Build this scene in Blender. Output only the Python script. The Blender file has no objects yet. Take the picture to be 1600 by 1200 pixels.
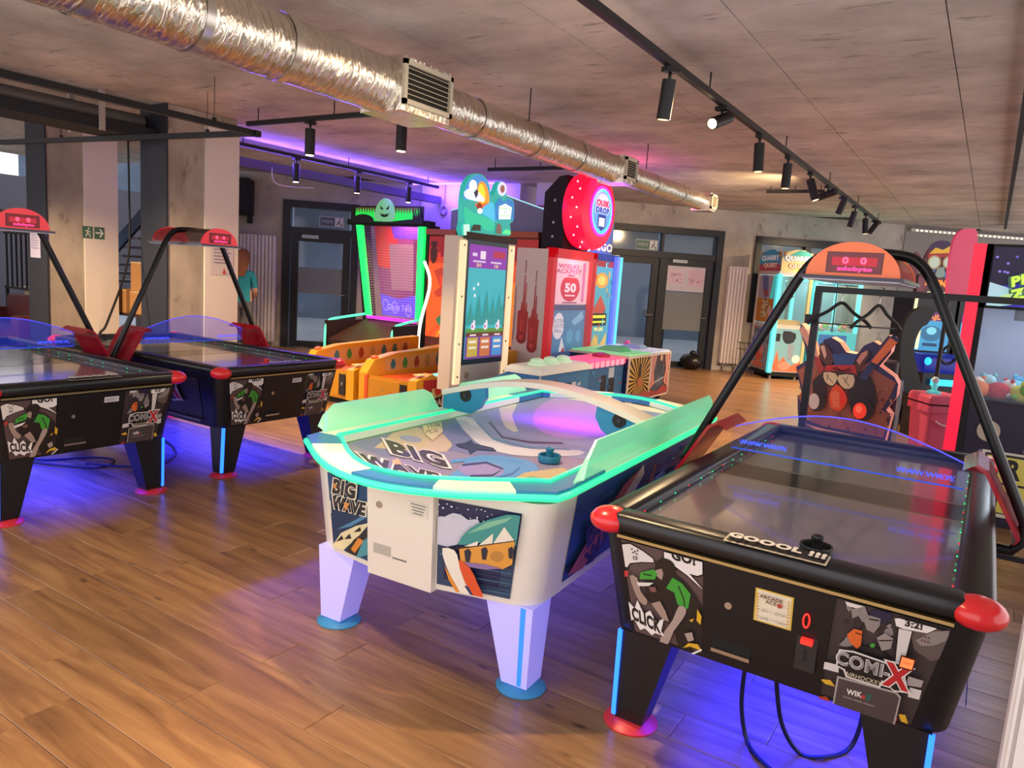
import bpy, bmesh, math, random
from mathutils import Vector, Matrix
from mathutils.geometry import tessellate_polygon

random.seed(7)
SC = bpy.context.scene
COL = SC.collection
PI = math.pi

# ------------------------------------------------------------------ camera
YAW, PITCH, ROLL = math.radians(32.5), math.radians(8.35), math.radians(3.9)
def _camera():
    cam = bpy.data.cameras.new('camera'); o = bpy.data.objects.new('camera', cam); COL.objects.link(o)
    cam.sensor_width = 36.0; cam.lens = 1150.0 / 1600.0 * 36.0
    cam.clip_start = 0.05; cam.clip_end = 200
    h = Vector((-math.sin(YAW), math.cos(YAW), 0))          # horizontal heading
    r0 = Vector((math.cos(YAW), math.sin(YAW), 0))
    f = h * math.cos(PITCH) - Vector((0, 0, math.sin(PITCH)))
    u0 = h * math.sin(PITCH) + Vector((0, 0, math.cos(PITCH)))
    r = r0 * math.cos(ROLL) + u0 * math.sin(ROLL)
    u = u0 * math.cos(ROLL) - r0 * math.sin(ROLL)
    m = Matrix((r, u, -f)).transposed().to_4x4(); m.translation = Vector((0, 0, 1.6))
    o.matrix_world = m
    SC.camera = o
_camera()

# ------------------------------------------------------------------ world, exposure
def hexc(h):
    h = h.lstrip('#'); c = [int(h[i:i+2], 16) / 255 for i in (0, 2, 4)]
    return tuple(x / 12.92 if x <= 0.04045 else ((x + 0.055) / 1.055) ** 2.4 for x in c) + (1.0,)
w = bpy.data.worlds.new('World'); SC.world = w; w.use_nodes = True
w.node_tree.nodes['Background'].inputs[0].default_value = hexc('#d3cccd')
w.node_tree.nodes['Background'].inputs[1].default_value = 1.75
vs = SC.view_settings
vs.view_transform = 'Standard'; vs.look = 'None'; vs.gamma = 1.0; vs.use_curve_mapping = False
vs.exposure = 0.78
SPOT_W, BLUE_W, GLOW = 120.0, 46.0, 0.72

# ------------------------------------------------------------------ materials
_mats = {}
def M(name, col='#808080', rough=0.5, metal=0.0, emit=0.0, ecol=None, alpha=None, noise=0.0, nscale=8.0, bump=0.0,
      bscale=40.0, trans=0.0, coat=0.0, spec=None, ior=None, stretch=None):
    key = name
    if key in _mats: return _mats[key]
    m = bpy.data.materials.new(name); m.use_nodes = True; nt = m.node_tree
    b = nt.nodes['Principled BSDF']; c = hexc(col)
    b.inputs['Base Color'].default_value = c; b.inputs['Roughness'].default_value = rough; b.inputs['Metallic'].default_value = metal
    if emit:
        b.inputs['Emission Color'].default_value = hexc(ecol or col); b.inputs['Emission Strength'].default_value = emit * GLOW
    if alpha is not None: b.inputs['Alpha'].default_value = alpha
    if trans: b.inputs['Transmission Weight'].default_value = trans
    if coat: b.inputs['Coat Weight'].default_value = coat; b.inputs['Coat Roughness'].default_value = 0.08
    if spec is not None: b.inputs['Specular IOR Level'].default_value = spec
    if ior: b.inputs['IOR'].default_value = ior
    if noise or bump:
        tc = nt.nodes.new('ShaderNodeTexCoord'); src = tc.outputs['Object']
        if stretch:
            mp = nt.nodes.new('ShaderNodeMapping'); mp.inputs['Scale'].default_value = stretch
            nt.links.new(src, mp.inputs[0]); src = mp.outputs[0]
    if noise:
        n = nt.nodes.new('ShaderNodeTexNoise'); n.inputs['Scale'].default_value = nscale; n.inputs['Detail'].default_value = 6
        nt.links.new(src, n.inputs['Vector'])
        r = nt.nodes.new('ShaderNodeMapRange'); r.inputs[1].default_value = 0.3; r.inputs[2].default_value = 0.7
        r.inputs[3].default_value = 1 - noise; r.inputs[4].default_value = 1 + noise
        nt.links.new(n.outputs[0], r.inputs[0])
        mx = nt.nodes.new('ShaderNodeVectorMath'); mx.operation = 'SCALE'; mx.inputs[0].default_value = c[:3]
        nt.links.new(r.outputs[0], mx.inputs['Scale']); nt.links.new(mx.outputs[0], b.inputs['Base Color'])
    if bump:
        n2 = nt.nodes.new('ShaderNodeTexNoise'); n2.inputs['Scale'].default_value = bscale; n2.inputs['Detail'].default_value = 4
        nt.links.new(src, n2.inputs['Vector'])
        bp = nt.nodes.new('ShaderNodeBump'); bp.inputs['Strength'].default_value = bump; bp.inputs['Distance'].default_value = 0.01
        nt.links.new(n2.outputs[0], bp.inputs['Height']); nt.links.new(bp.outputs[0], b.inputs['Normal'])
    _mats[key] = m
    return m
def ink(h, emit=0.0):      # flat printing ink, or a backlit print / screen when emit > 0
    return M('ink_%s_%g' % (h.strip('#'), emit), h, 0.42, emit=emit)

# ------------------------------------------------------------------ mesh builder
class MB:
    def __init__(s): s.v = []; s.f = []; s.mi = []; s.mats = []; s.sm = []
    def _m(s, m):
        if m not in s.mats: s.mats.append(m)
        return s.mats.index(m)
    def add(s, vs, fs, m, smooth=False):
        o = len(s.v); s.v += [tuple(x) for x in vs]; k = s._m(m)
        for f in fs: s.f.append(tuple(i + o for i in f)); s.mi.append(k); s.sm.append(smooth)
        return s
    def box(s, c, d, m, rz=0.0, top=None, bevel=0.0):
        """box with centre c and size d; top = (sx, sy) scales the top face"""
        if bevel: return s.rbox(c, d, m, bevel, rz)
        hx, hy, hz = d[0] / 2, d[1] / 2, d[2] / 2; tx, ty = top or (1, 1)
        p = [(-hx, -hy, -hz), (hx, -hy, -hz), (hx, hy, -hz), (-hx, hy, -hz), (-hx*tx, -hy*ty, hz), (hx*tx, -hy*ty, hz), (hx*tx, hy*ty, hz), (-hx*tx, hy*ty, hz)]
        ca, sa = math.cos(rz), math.sin(rz)
        p = [(c[0] + x*ca - y*sa, c[1] + x*sa + y*ca, c[2] + z) for x, y, z in p]
        return s.add(p, [(0,3,2,1),(4,5,6,7),(0,1,5,4),(1,2,6,5),(2,3,7,6),(3,0,4,7)], m)
    def b2(s, a, b, m, bevel=0.0):
        c = [(a[i] + b[i]) / 2 for i in range(3)]; d = [abs(b[i] - a[i]) for i in range(3)]
        return s.box(c, d, m, bevel=bevel)
    def rbox(s, c, d, m, r, rz=0.0):
        bm = bmesh.new(); bmesh.ops.create_cube(bm, size=1)
        for v in bm.verts: v.co = Vector((v.co.x*d[0], v.co.y*d[1], v.co.z*d[2]))
        bmesh.ops.bevel(bm, geom=list(bm.edges), offset=min(r, min(d)*0.45), segments=3, affect='EDGES', profile=0.5)
        bm.verts.ensure_lookup_table(); bm.verts.index_update()
        ca, sa = math.cos(rz), math.sin(rz)
        s.add([(c[0] + v.co.x*ca - v.co.y*sa, c[1] + v.co.x*sa + v.co.y*ca, c[2] + v.co.z) for v in bm.verts],
              [[v.index for v in f.verts] for f in bm.faces], m, True); bm.free(); return s
    def loft(s, rings, m, cap=True, smooth=False, close=True):
        n = len(rings[0]); vs = [p for r in rings for p in r]; fs = []
        for i in range(len(rings) - 1):
            for j in range(n if close else n - 1):
                k = (j + 1) % n
                fs.append((i*n + j, i*n + k, (i+1)*n + k, (i+1)*n + j))
        s.add(vs, fs, m, smooth)
        if cap:
            s.add(rings[0], [tuple(reversed(range(n)))], m); s.add(rings[-1], [tuple(range(n))], m)
        return s
    def tube(s, pts, r, m, n=10, cap=True, smooth=True):
        pts = [Vector(p) for p in pts]; rad = r if isinstance(r, (list, tuple)) else [r] * len(pts); rings = []; pn = None
        for i, p in enumerate(pts):
            t = (pts[min(i+1, len(pts)-1)] - pts[max(i-1, 0)]).normalized()
            if pn is None:
                a = Vector((0, 0, 1)) if abs(t.z) < 0.9 else Vector((1, 0, 0)); pn = t.cross(a).normalized()
            else: pn = (pn - t * pn.dot(t)).normalized()
            q = t.cross(pn)
            rings.append([p + (pn * math.cos(2*PI*k/n) + q * math.sin(2*PI*k/n)) * rad[i] for k in range(n)])
        return s.loft(rings, m, cap, smooth)
    def cyl(s, c, r, h, m, n=20, r2=None, axis='z', smooth=True):
        a = Vector(c); d = {'x': Vector((1,0,0)), 'y': Vector((0,1,0)), 'z': Vector((0,0,1))}[axis] * h
        return s.tube([a, a + d], [r, r if r2 is None else r2], m, n, True, smooth)
    def lathe(s, c, prof, m, n=24, smooth=True, cap=True):
        return s.loft([[(c[0] + r*math.cos(2*PI*k/n), c[1] + r*math.sin(2*PI*k/n), c[2] + z) for k in range(n)] for r, z in prof], m, cap, smooth)
    def prism(s, poly, a, b, m, plane='xz', side=None):
        """2D polygon extruded between a and b along the axis missing from `plane`"""
        def P(u, v, w):
            return {'xz': (u, w, v), 'xy': (u, v, w), 'yz': (w, u, v)}[plane]
        n = len(poly); A = [P(u, v, a) for u, v in poly]; B = [P(u, v, b) for u, v in poly]
        tris = tessellate_polygon([[Vector((u, v, 0)) for u, v in poly]])
        s.add(A, [tuple(t) for t in tris], m); s.add(B, [tuple(reversed(t)) for t in tris], m)
        s.add(A + B, [(i, (i+1) % n, n + (i+1) % n, n + i) for i in range(n)], side or m)
        return s
    def quad(s, p, m): return s.add(p, [tuple(range(len(p)))], m)
    def sphere(s, c, r, m, n=12, k=8, sc=(1, 1, 1)):
        rings = []
        for i in range(k + 1):
            a = -PI/2 + PI*i/k; rr = max(math.cos(a), 0.02) * r
            rings.append([(c[0] + rr*math.cos(2*PI*j/n)*sc[0], c[1] + rr*math.sin(2*PI*j/n)*sc[1], c[2] + math.sin(a)*r*sc[2]) for j in range(n)])
        return s.loft(rings, m, True, True)
    def build(s, name, parent=None, label=None, fix=True):
        me = bpy.data.meshes.new(name); me.from_pydata(s.v, [], s.f)
        for m in s.mats: me.materials.append(m)
        for i, p in enumerate(me.polygons): p.material_index = s.mi[i]; p.use_smooth = s.sm[i]
        if fix:
            bm = bmesh.new(); bm.from_mesh(me); bmesh.ops.remove_doubles(bm, verts=bm.verts, dist=1e-5)
            bmesh.ops.recalc_face_normals(bm, faces=bm.faces)
            for e in bm.edges:
                if len(e.link_faces) == 2 and e.calc_face_angle(0) > 0.7: e.smooth = False
            bm.to_mesh(me); bm.free()
        me.update()
        o = bpy.data.objects.new(name, me); COL.objects.link(o)
        if parent: o.parent = parent
        if label: o['label'] = label
        return o

def tag(o, label=None, cat=None, group=None, kind=None):
    if label: o['label'] = label
    if cat: o['category'] = cat
    if group: o['group'] = group
    if kind: o['kind'] = kind
    return o
def thing(name, label, cat, loc=(0, 0, 0), rz=0.0, group=None):
    o = bpy.data.objects.new(name, None); COL.objects.link(o); o.empty_display_size = 0.1
    o.location = loc; o.rotation_euler = (0, 0, rz)
    return tag(o, label, cat, group)
def copy_tree(o, parent=None):
    c = o.copy(); COL.objects.link(c); c.parent = parent
    for ch in [x for x in bpy.data.objects if x.parent == o]: copy_tree(ch, c)
    return c
def lamp(name, kind, parent, loc, energy, col, size=0.1, rot=(0, 0, 0), spot=None, size_y=None, blend=0.5, spread=PI):
    l = bpy.data.lights.new(name, kind); l.energy = energy; l.color = hexc(col)[:3]
    if kind == 'AREA':
        l.size = size; l.spread = spread
        if size_y: l.shape = 'RECTANGLE'; l.size_y = size_y
    else: l.shadow_soft_size = size
    if kind == 'SPOT': l.spot_size = spot; l.spot_blend = blend
    o = bpy.data.objects.new(name, l); COL.objects.link(o); o.location = loc; o.rotation_euler = rot
    if parent: o.parent = parent
    return o
def arc(c, r, a0, a1, n=10):
    return [(c[0] + r*math.cos(a0 + (a1-a0)*i/n), c[1] + r*math.sin(a0 + (a1-a0)*i/n)) for i in range(n + 1)]
def smooth_poly(pts, k=3, closed=True):
    n = len(pts); out = []
    rng = range(n) if closed else range(n - 1)
    for i in rng:
        g = (lambda j: pts[j % n]) if closed else (lambda j: pts[max(0, min(n-1, j))])
        p0, p1, p2, p3 = g(i-1), g(i), g(i+1), g(i+2)
        for t in range(k):
            t = t / k
            out.append(tuple(0.5*((2*p1[d]) + (-p0[d]+p2[d])*t + (2*p0[d]-5*p1[d]+4*p2[d]-p3[d])*t*t + (-p0[d]+3*p1[d]-3*p2[d]+p3[d])*t**3) for d in range(len(p1))))
    if not closed: out.append(tuple(pts[-1]))
    return out

# ------------------------------------------------------------------ flat print (artwork and lettering) on a panel
_txt = {}
def text_tris(s, off=0.0):
    k = (s, off)
    if k in _txt: return _txt[k]
    cu = bpy.data.curves.new('t', 'FONT'); cu.body = s; cu.align_x = 'CENTER'; cu.align_y = 'CENTER'; cu.size = 1.0
    cu.offset = off; cu.resolution_u = 3; cu.space_character = 1.0 + off * 1.5; cu.space_line = 0.85
    o = bpy.data.objects.new('t', cu); COL.objects.link(o)
    me = bpy.data.meshes.new_from_object(o); me.calc_loop_triangles()
    v = [(q.co.x, q.co.y) for q in me.vertices]; t = [tuple(x.vertices) for x in me.loop_triangles]
    bpy.data.objects.remove(o); bpy.data.curves.remove(cu); bpy.data.meshes.remove(me)
    _txt[k] = (v, t); return _txt[k]
def homography(q):
    """sketch quad TL, TR, BR, BL -> unit square (0,1),(1,1),(1,0),(0,0)"""
    dst = [(0, 1), (1, 1), (1, 0), (0, 0)]; A = []; b = []
    for (x, y), (u, v) in zip(q, dst):
        A.append([x, y, 1, 0, 0, 0, -u*x, -u*y]); b.append(u); A.append([0, 0, 0, x, y, 1, -v*x, -v*y]); b.append(v)
    n = 8
    for i in range(n):
        p = max(range(i, n), key=lambda r: abs(A[r][i])); A[i], A[p] = A[p], A[i]; b[i], b[p] = b[p], b[i]
        for r in range(n):
            if r != i:
                f = A[r][i] / A[i][i]; b[r] -= f * b[i]; A[r] = [A[r][c] - f * A[i][c] for c in range(n)]
    h = [b[i] / A[i][i] for i in range(n)] + [1.0]
    return lambda p: ((h[0]*p[0] + h[1]*p[1] + h[2]) / (h[6]*p[0] + h[7]*p[1] + 1), (h[3]*p[0] + h[4]*p[1] + h[5]) / (h[6]*p[0] + h[7]*p[1] + 1))
class Art:
    """Print on a planar panel. corners BL, BR, TR, TL in 3D (may be a trapezoid); sketch coords 0..1 or a sketch quad."""
    def __init__(s, bl, br, tr, tl, bg, quad=None, emit=0.0, step=0.0006, clip=None, thick=0.0):
        s.c = [Vector(p) for p in (bl, br, tr, tl)]; s.h = homography(quad) if quad else (lambda p: p)
        s.n = (s.c[1] - s.c[0]).cross(s.c[3] - s.c[0]).normalized(); s.k = 0; s.step = step; s.emit = emit; s.mb = MB()
        s.clip = clip or [(0, 0), (1, 0), (1, 1), (0, 1)]
        if bg: s._tris([s.clip], bg)
    def P(s, u, v, k):
        a = s.c[0].lerp(s.c[1], u); b = s.c[3].lerp(s.c[2], u); return a.lerp(b, v) + s.n * (s.step * k)
    def _clip(s, poly):
        out = poly; n = len(s.clip)
        for i in range(n):
            (ax, ay), (bx, by) = s.clip[i], s.clip[(i+1) % n]; inp = out; out = []
            if not inp: return []
            def sd(p): return (bx-ax)*(p[1]-ay) - (by-ay)*(p[0]-ax)
            for j in range(len(inp)):
                p, q = inp[j], inp[(j+1) % len(inp)]; a, b = sd(p), sd(q)
                if a >= -1e-9: out.append(p)
                if (a > 1e-9 and b < -1e-9) or (a < -1e-9 and b > 1e-9):
                    t = a / (a - b); out.append((p[0] + (q[0]-p[0])*t, p[1] + (q[1]-p[1])*t))
        return out
    def _tris(s, polys, col, emit=None):
        m = col if not isinstance(col, str) else ink(col, s.emit if emit is None else emit); s.k += 1
        for p in polys:
            c = s._clip(p)
            if len(c) >= 3: s.mb.add([s.P(u, v, s.k) for u, v in c], [tuple(range(len(c)))], m)
    def poly(s, pts, col, emit=None, smooth=0):
        if smooth: pts = smooth_poly(pts, smooth)
        q = [s.h(p) for p in pts]; t = tessellate_polygon([[Vector((x, y, 0)) for x, y in q]])
        tr = []
        for a in t:
            x = [q[i] for i in a]
            ar = (x[1][0]-x[0][0])*(x[2][1]-x[0][1]) - (x[2][0]-x[0][0])*(x[1][1]-x[0][1])
            tr.append(x if ar > 0 else x[::-1])
        s._tris(tr, col, emit); return s
    def rect(s, x0, y0, x1, y1, col, emit=None): return s.poly([(x0, y0), (x1, y0), (x1, y1), (x0, y1)], col, emit)
    def ell(s, cx, cy, rx, ry, col, emit=None, n=20, rot=0.0):
        ca, sa = math.cos(rot), math.sin(rot)
        return s.poly([(cx + rx*math.cos(2*PI*i/n)*ca - ry*math.sin(2*PI*i/n)*sa, cy + rx*math.cos(2*PI*i/n)*sa + ry*math.sin(2*PI*i/n)*ca) for i in range(n)], col, emit)
    def line(s, pts, wdt, col, emit=None):
        L = []; R_ = []
        for i, p in enumerate(pts):
            a = pts[max(i-1, 0)]; b = pts[min(i+1, len(pts)-1)]; d = Vector((b[0]-a[0], b[1]-a[1])).normalized(); n = Vector((-d.y, d.x)) * wdt / 2
            L.append((p[0]+n.x, p[1]+n.y)); R_.append((p[0]-n.x, p[1]-n.y))
        return s.poly(L + R_[::-1], col, emit)
    def text(s, t, c, right, up, col, off=0.02, outline=None, oo=0.06, emit=None):
        """centred text: `right`, `up` = sketch vectors of one em"""
        for cc, o in (([(outline, oo)] if outline else []) + [(col, off)]):
            v, tr = text_tris(t, o)
            q = [s.h((c[0] + right[0]*x + up[0]*y, c[1] + right[1]*x + up[1]*y)) for x, y in v]; L = []
            for a in tr:
                x = [q[i] for i in a]; ar = (x[1][0]-x[0][0])*(x[2][1]-x[0][1]) - (x[2][0]-x[0][0])*(x[1][1]-x[0][1])
                L.append(x if ar > 0 else x[::-1])
            s._tris(L, cc, emit)
        return s
    def done(s, name, parent, label=None): return s.mb.build(name, parent, label, fix=False)
def splat(a, n, box, cols, rs, seed=1, emit=None):
    """scatter of small irregular print blots (busy artwork too small to read)"""
    r = random.Random(seed)
    for i in range(n):
        cx = r.uniform(box[0], box[2]); cy = r.uniform(box[1], box[3]); rad = r.uniform(*rs); k = r.randint(5, 8); ph = r.uniform(0, 6)
        a.poly([(cx + rad*r.uniform(.5, 1.2)*math.cos(ph + 2*PI*j/k), cy + rad*r.uniform(.5, 1.2)*math.sin(ph + 2*PI*j/k)) for j in range(k)], r.choice(cols), emit)
# ================================================================== THE PLACE
CEIL = 3.15
def tex_concrete(name, a, b, scale=1.0, streak=(1, 1, 1), rough=0.8, spots=True, seams=False):
    m = bpy.data.materials.new(name); m.use_nodes = True; nt = m.node_tree; b_ = nt.nodes['Principled BSDF']; N = nt.nodes.new; L = nt.links.new
    geo = N('ShaderNodeNewGeometry'); mp = N('ShaderNodeMapping'); mp.inputs['Scale'].default_value = streak; L(geo.outputs['Position'], mp.inputs[0])
    n1 = N('ShaderNodeTexNoise'); n1.inputs['Scale'].default_value = 1.3 * scale; n1.inputs['Detail'].default_value = 9; n1.inputs['Roughness'].default_value = 0.62; L(mp.outputs[0], n1.inputs['Vector'])
    cr = N('ShaderNodeValToRGB'); cr.color_ramp.elements[0].position = 0.32; cr.color_ramp.elements[0].color = hexc(a); cr.color_ramp.elements[1].position = 0.68; cr.color_ramp.elements[1].color = hexc(b)
    L(n1.outputs[0], cr.inputs[0]); col = cr.outputs[0]
    if spots:
        mp2 = N('ShaderNodeMapping'); mp2.inputs['Scale'].default_value = (2.4, 11.0, 6.0) if spots == 'flat' else (5, 5, 2.2); L(geo.outputs['Position'], mp2.inputs[0])
        n2 = N('ShaderNodeTexNoise'); n2.inputs['Scale'].default_value = 1.0; n2.inputs['Detail'].default_value = 5; n2.inputs['Roughness'].default_value = 0.7; L(mp2.outputs[0], n2.inputs['Vector'])
        r2 = N('ShaderNodeMapRange'); r2.inputs[1].default_value = 0.59; r2.inputs[2].default_value = 0.68; r2.inputs[3].default_value = 0; r2.inputs[4].default_value = 0.55; L(n2.outputs[0], r2.inputs[0])
        mx = N('ShaderNodeMix'); mx.data_type = 'RGBA'; L(r2.outputs[0], mx.inputs[0]); L(col, mx.inputs[6]); mx.inputs[7].default_value = hexc('#4c453f'); col = mx.outputs[2]
    L(col, b_.inputs['Base Color']); b_.inputs['Roughness'].default_value = rough
    bp = N('ShaderNodeBump'); bp.inputs['Strength'].default_value = 0.25; bp.inputs['Distance'].default_value = 0.02; L(n1.outputs[0], bp.inputs['Height']); L(bp.outputs[0], b_.inputs['Normal'])
    _mats[name] = m; return m
def tex_wood(name, attr):
    m = bpy.data.materials.new(name); m.use_nodes = True; nt = m.node_tree; b_ = nt.nodes['Principled BSDF']; N = nt.nodes.new; L = nt.links.new
    if attr: at = N('ShaderNodeAttribute'); at.attribute_name = 'rnd'; rnd = at.outputs['Fac']
    else: rnd = N('ShaderNodeObjectInfo').outputs['Random']
    geo = N('ShaderNodeNewGeometry')
    off = N('ShaderNodeVectorMath'); off.operation = 'MULTIPLY_ADD'; cmb = N('ShaderNodeCombineXYZ'); L(rnd, cmb.inputs[0]); L(rnd, cmb.inputs[1]); L(cmb.outputs[0], off.inputs[0])
    off.inputs[1].default_value = (37.0, 23.0, 0.0); L(geo.outputs['Position'], off.inputs[2])
    mp = N('ShaderNodeMapping'); mp.inputs['Scale'].default_value = (0.9, 9.0, 1); L(off.outputs[0], mp.inputs[0])
    n1 = N('ShaderNodeTexNoise'); n1.inputs['Scale'].default_value = 1.6; n1.inputs['Detail'].default_value = 8; n1.inputs['Roughness'].default_value = 0.65; n1.inputs['Distortion'].default_value = 0.6; L(mp.outputs[0], n1.inputs['Vector'])
    cr = N('ShaderNodeValToRGB'); e = cr.color_ramp.elements; e[0].position = 0.28; e[0].color = hexc('#6b4b33'); e[1].position = 0.72; e[1].color = hexc('#ad8558')
    e2 = cr.color_ramp.elements.new(0.5); e2.color = hexc('#926b47'); L(n1.outputs[0], cr.inputs[0])
    kp = N('ShaderNodeMapping'); kp.inputs['Scale'].default_value = (1.6, 4.2, 1); L(off.outputs[0], kp.inputs[0])
    vo = N('ShaderNodeTexVoronoi'); vo.inputs['Scale'].default_value = 1.5; L(kp.outputs[0], vo.inputs['Vector'])
    kr = N('ShaderNodeMapRange'); kr.inputs[1].default_value = 0.03; kr.inputs[2].default_value = 0.10; kr.inputs[3].default_value = 0.75; kr.inputs[4].default_value = 0.0; L(vo.outputs['Distance'], kr.inputs[0])
    mk = N('ShaderNodeMix'); mk.data_type = 'RGBA'; L(kr.outputs[0], mk.inputs[0]); L(cr.outputs[0], mk.inputs[6]); mk.inputs[7].default_value = hexc('#3a2619')
    vr = N('ShaderNodeMapRange'); vr.inputs[3].default_value = 0.84; vr.inputs[4].default_value = 1.12; L(rnd, vr.inputs[0])
    sc = N('ShaderNodeVectorMath'); sc.operation = 'SCALE'; L(mk.outputs[2], sc.inputs[0]); L(vr.outputs[0], sc.inputs['Scale'])
    L(sc.outputs[0], b_.inputs['Base Color']); b_.inputs['Roughness'].default_value = 0.3; b_.inputs['Specular IOR Level'].default_value = 0.5
    bp = N('ShaderNodeBump'); bp.inputs['Strength'].default_value = 0.08; bp.inputs['Distance'].default_value = 0.01; L(n1.outputs[0], bp.inputs['Height']); L(bp.outputs[0], b_.inputs['Normal'])
    _mats[name] = m; return m
wood, wood_far = tex_wood('oak_laminate', False), tex_wood('oak_laminate_far', True)
conc = tex_concrete('ceiling_concrete', '#a0968c', '#d6ccc0', 1.1, (0.85, 1.1, 1), 0.85, spots='flat')
conc_wall = tex_concrete('wall_concrete', '#9a948e', '#bab4ac', 1.2, (1, 1, 1), 0.8)
conc_col = tex_concrete('column_concrete', '#8d8479', '#b5ac9f', 1.6, (1, 1, 0.5), 0.7)
black = M('black_metal', '#0d0d10', 0.5); blackm = M('black_matt', '#101013', 0.75)
white = M('white_paint', '#dcd6cf', 0.6, noise=0.03, nscale=3); dark_navy = M('navy_paint', '#22252f', 0.6, noise=0.06, nscale=3)
frame_mat = M('anthracite_frame', '#1c1e25', 0.45, 0.2)
rubber = M('black_rubber', '#0d0d10', 0.55)

# ---- floor: oak-look planks running along x
PW, PL, GAP = 0.192, 1.29, 0.0016
cpos = Vector((0, 0)); hd = Vector((-math.sin(YAW), math.cos(YAW))); rt = Vector((math.cos(YAW), math.sin(YAW)))
mb = MB().prism([(-20, -0.6), (3.2, -0.6), (3.2, 21.3), (-20, 2.25)], -0.09, -0.013, M('subfloor', '#1b130d', 0.9), plane='xy')
floor = tag(mb.build('floor'), 'oak-look laminate plank floor across the whole arcade', kind='structure')
pm = MB(); hx, hy, e = PL/2 - GAP/2, PW/2 - GAP/2, 0.0022
pm.loft([[(-hx, -hy, -0.012), (hx, -hy, -0.012), (hx, hy, -0.012), (-hx, hy, -0.012)], [(-hx, -hy, -e), (hx, -hy, -e), (hx, hy, -e), (-hx, hy, -e)],
         [(-hx+e, -hy+e, 0), (hx-e, -hy+e, 0), (hx-e, hy-e, 0), (-hx+e, hy-e, 0)]], wood)
plank0 = pm.build('plank', floor)
spots_ = []
def beyond_wall(x, y, tol): return (x + 11.57) * -0.635 + (y - 8.87) * 0.7726 > tol
rr = random.Random(3)
for j in range(-3, 100):
    y = j * PW; x = -19 + rr.uniform(0, PL)
    while x < 2.5:
        d = Vector((x, y)); f = d.dot(hd); s = abs(d.dot(rt)); dist = d.length
        if beyond_wall(x, y, 0.25): x += PL; continue
        vis = f > 1.2 and s < f * 0.80 + 0.9 and f < 17.5
        spots_.append((not vis, dist, x, y)); x += PL
spots_.sort()
rest = []
for i, (nv, dist, x, y) in enumerate(spots_):
    if i < 300:
        o = plank0 if i == 0 else plank0.copy()
        if i: COL.objects.link(o)
        o.parent = floor; o.location = (x, y, 0)
    else: rest.append((x, y))
vv, ff, rn = [], [], []
for x, y in rest:
    if not (-20 < x < 2.5 and -0.5 < y < 19): continue
    o = len(vv); c = rr.random()
    vv += [(x-hx, y-hy, -0.012), (x+hx, y-hy, -0.012), (x+hx, y+hy, -0.012), (x-hx, y+hy, -0.012), (x-hx, y-hy, 0), (x+hx, y-hy, 0), (x+hx, y+hy, 0), (x-hx, y+hy, 0)]
    ff += [(o+4, o+5, o+6, o+7), (o, o+1, o+5, o+4), (o+1, o+2, o+6, o+5), (o+2, o+3, o+7, o+6), (o+3, o, o+4, o+7)]; rn += [c] * 8
me = bpy.data.meshes.new('far_planks'); me.from_pydata(vv, [], ff); me.materials.append(wood_far)
at = me.attributes.new('rnd', 'FLOAT', 'POINT'); at.data.foreach_set('value', rn)
o = bpy.data.objects.new('far_planks', me); COL.objects.link(o); o.parent = floor; o['kind'] = 'stuff'

# ---- ceiling: cast concrete showing its formwork panels
ceil = tag(MB().prism([(-20, -0.6), (3.2, -0.6), (3.2, 21.3), (-20, 2.25)], CEIL + 0.012, CEIL + 0.2, M('joint_dark', '#4e4842', 0.9), plane='xy').build('ceiling'), 'bare concrete ceiling with board marks and formwork joints', kind='structure')
pw, pl = 1.045, 1.985
pm = MB(); g = 0.0035
pm.b2((-pw/2 + g, -pl/2 + g, 0), (pw/2 - g, pl/2 - g, 0.03), conc); p0 = pm.build('panel', ceil); first = True
for i in range(-17, 3):
    for j in range(-1, 9):
        x = -1.46 + (i + 0.5) * pw; y = 3.76 + (j - 0.5) * pl
        if x < -19 or y > 21: continue
        d = Vector((x, y)); f = d.dot(hd); s = abs(d.dot(rt))
        if f < 0.5 or s > f * 0.85 + 2.0 or beyond_wall(x, y, 0.5): continue
        o = p0 if first else p0.copy()
        if not first: COL.objects.link(o)
        first = False; o.parent = ceil; o.location = (x, y, CEIL + rr.uniform(0, 0.005))

# ---- back wall (its own angle), local x along the wall, y away from the hall
WLOC, WROT = (-11.57, 8.87, 0), math.atan2(8.95, 10.89)
def on_wall(o): o.location = WLOC; o.rotation_euler = (0, 0, WROT); return o
D1 = (0.60, 1.97, 2.70); D2 = (6.30, 9.02, 2.74); WN = (9.68, 11.92, 1.0, 2.70)
mb = MB(); T = 0.3
for a, b, z0, z1 in [(-1.0, D1[0], 0, CEIL), (D1[0], D1[1], D1[2], CEIL), (D1[1], D2[0], 0, CEIL), (D2[0], D2[1], D2[2], CEIL), (D2[1], WN[0], 0, CEIL),
                     (WN[0], WN[1], 0, WN[2]), (WN[0], WN[1], WN[3], CEIL), (WN[1], 12.8, 0, CEIL)]:
    mb.b2((a, 0, z0), (b, T, z1), conc_wall)
tag(on_wall(mb.build('wall_back')), 'grey concrete back wall with dark glazed doors', kind='structure')
tag(on_wall(MB().b2((12.8, -0.02, 0), (19, T, CEIL), M('grey_wall_paint', '#8f8b88', 0.8, noise=0.08, nscale=2)).build('wall_right')), 'grey painted wall right of the concrete corner', kind='structure')
mb = MB()
for a, b in [(-1.0, D1[0]), (D1[1], D2[0]), (D2[1], 12.8)]: mb.b2((a, -0.015, 0), (b, 0, 0.09), M('pale_skirting', '#b9b2ab', 0.5))
tag(on_wall(mb.build('baseboard_back')), 'pale skirting along the back wall', kind='structure')

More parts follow.
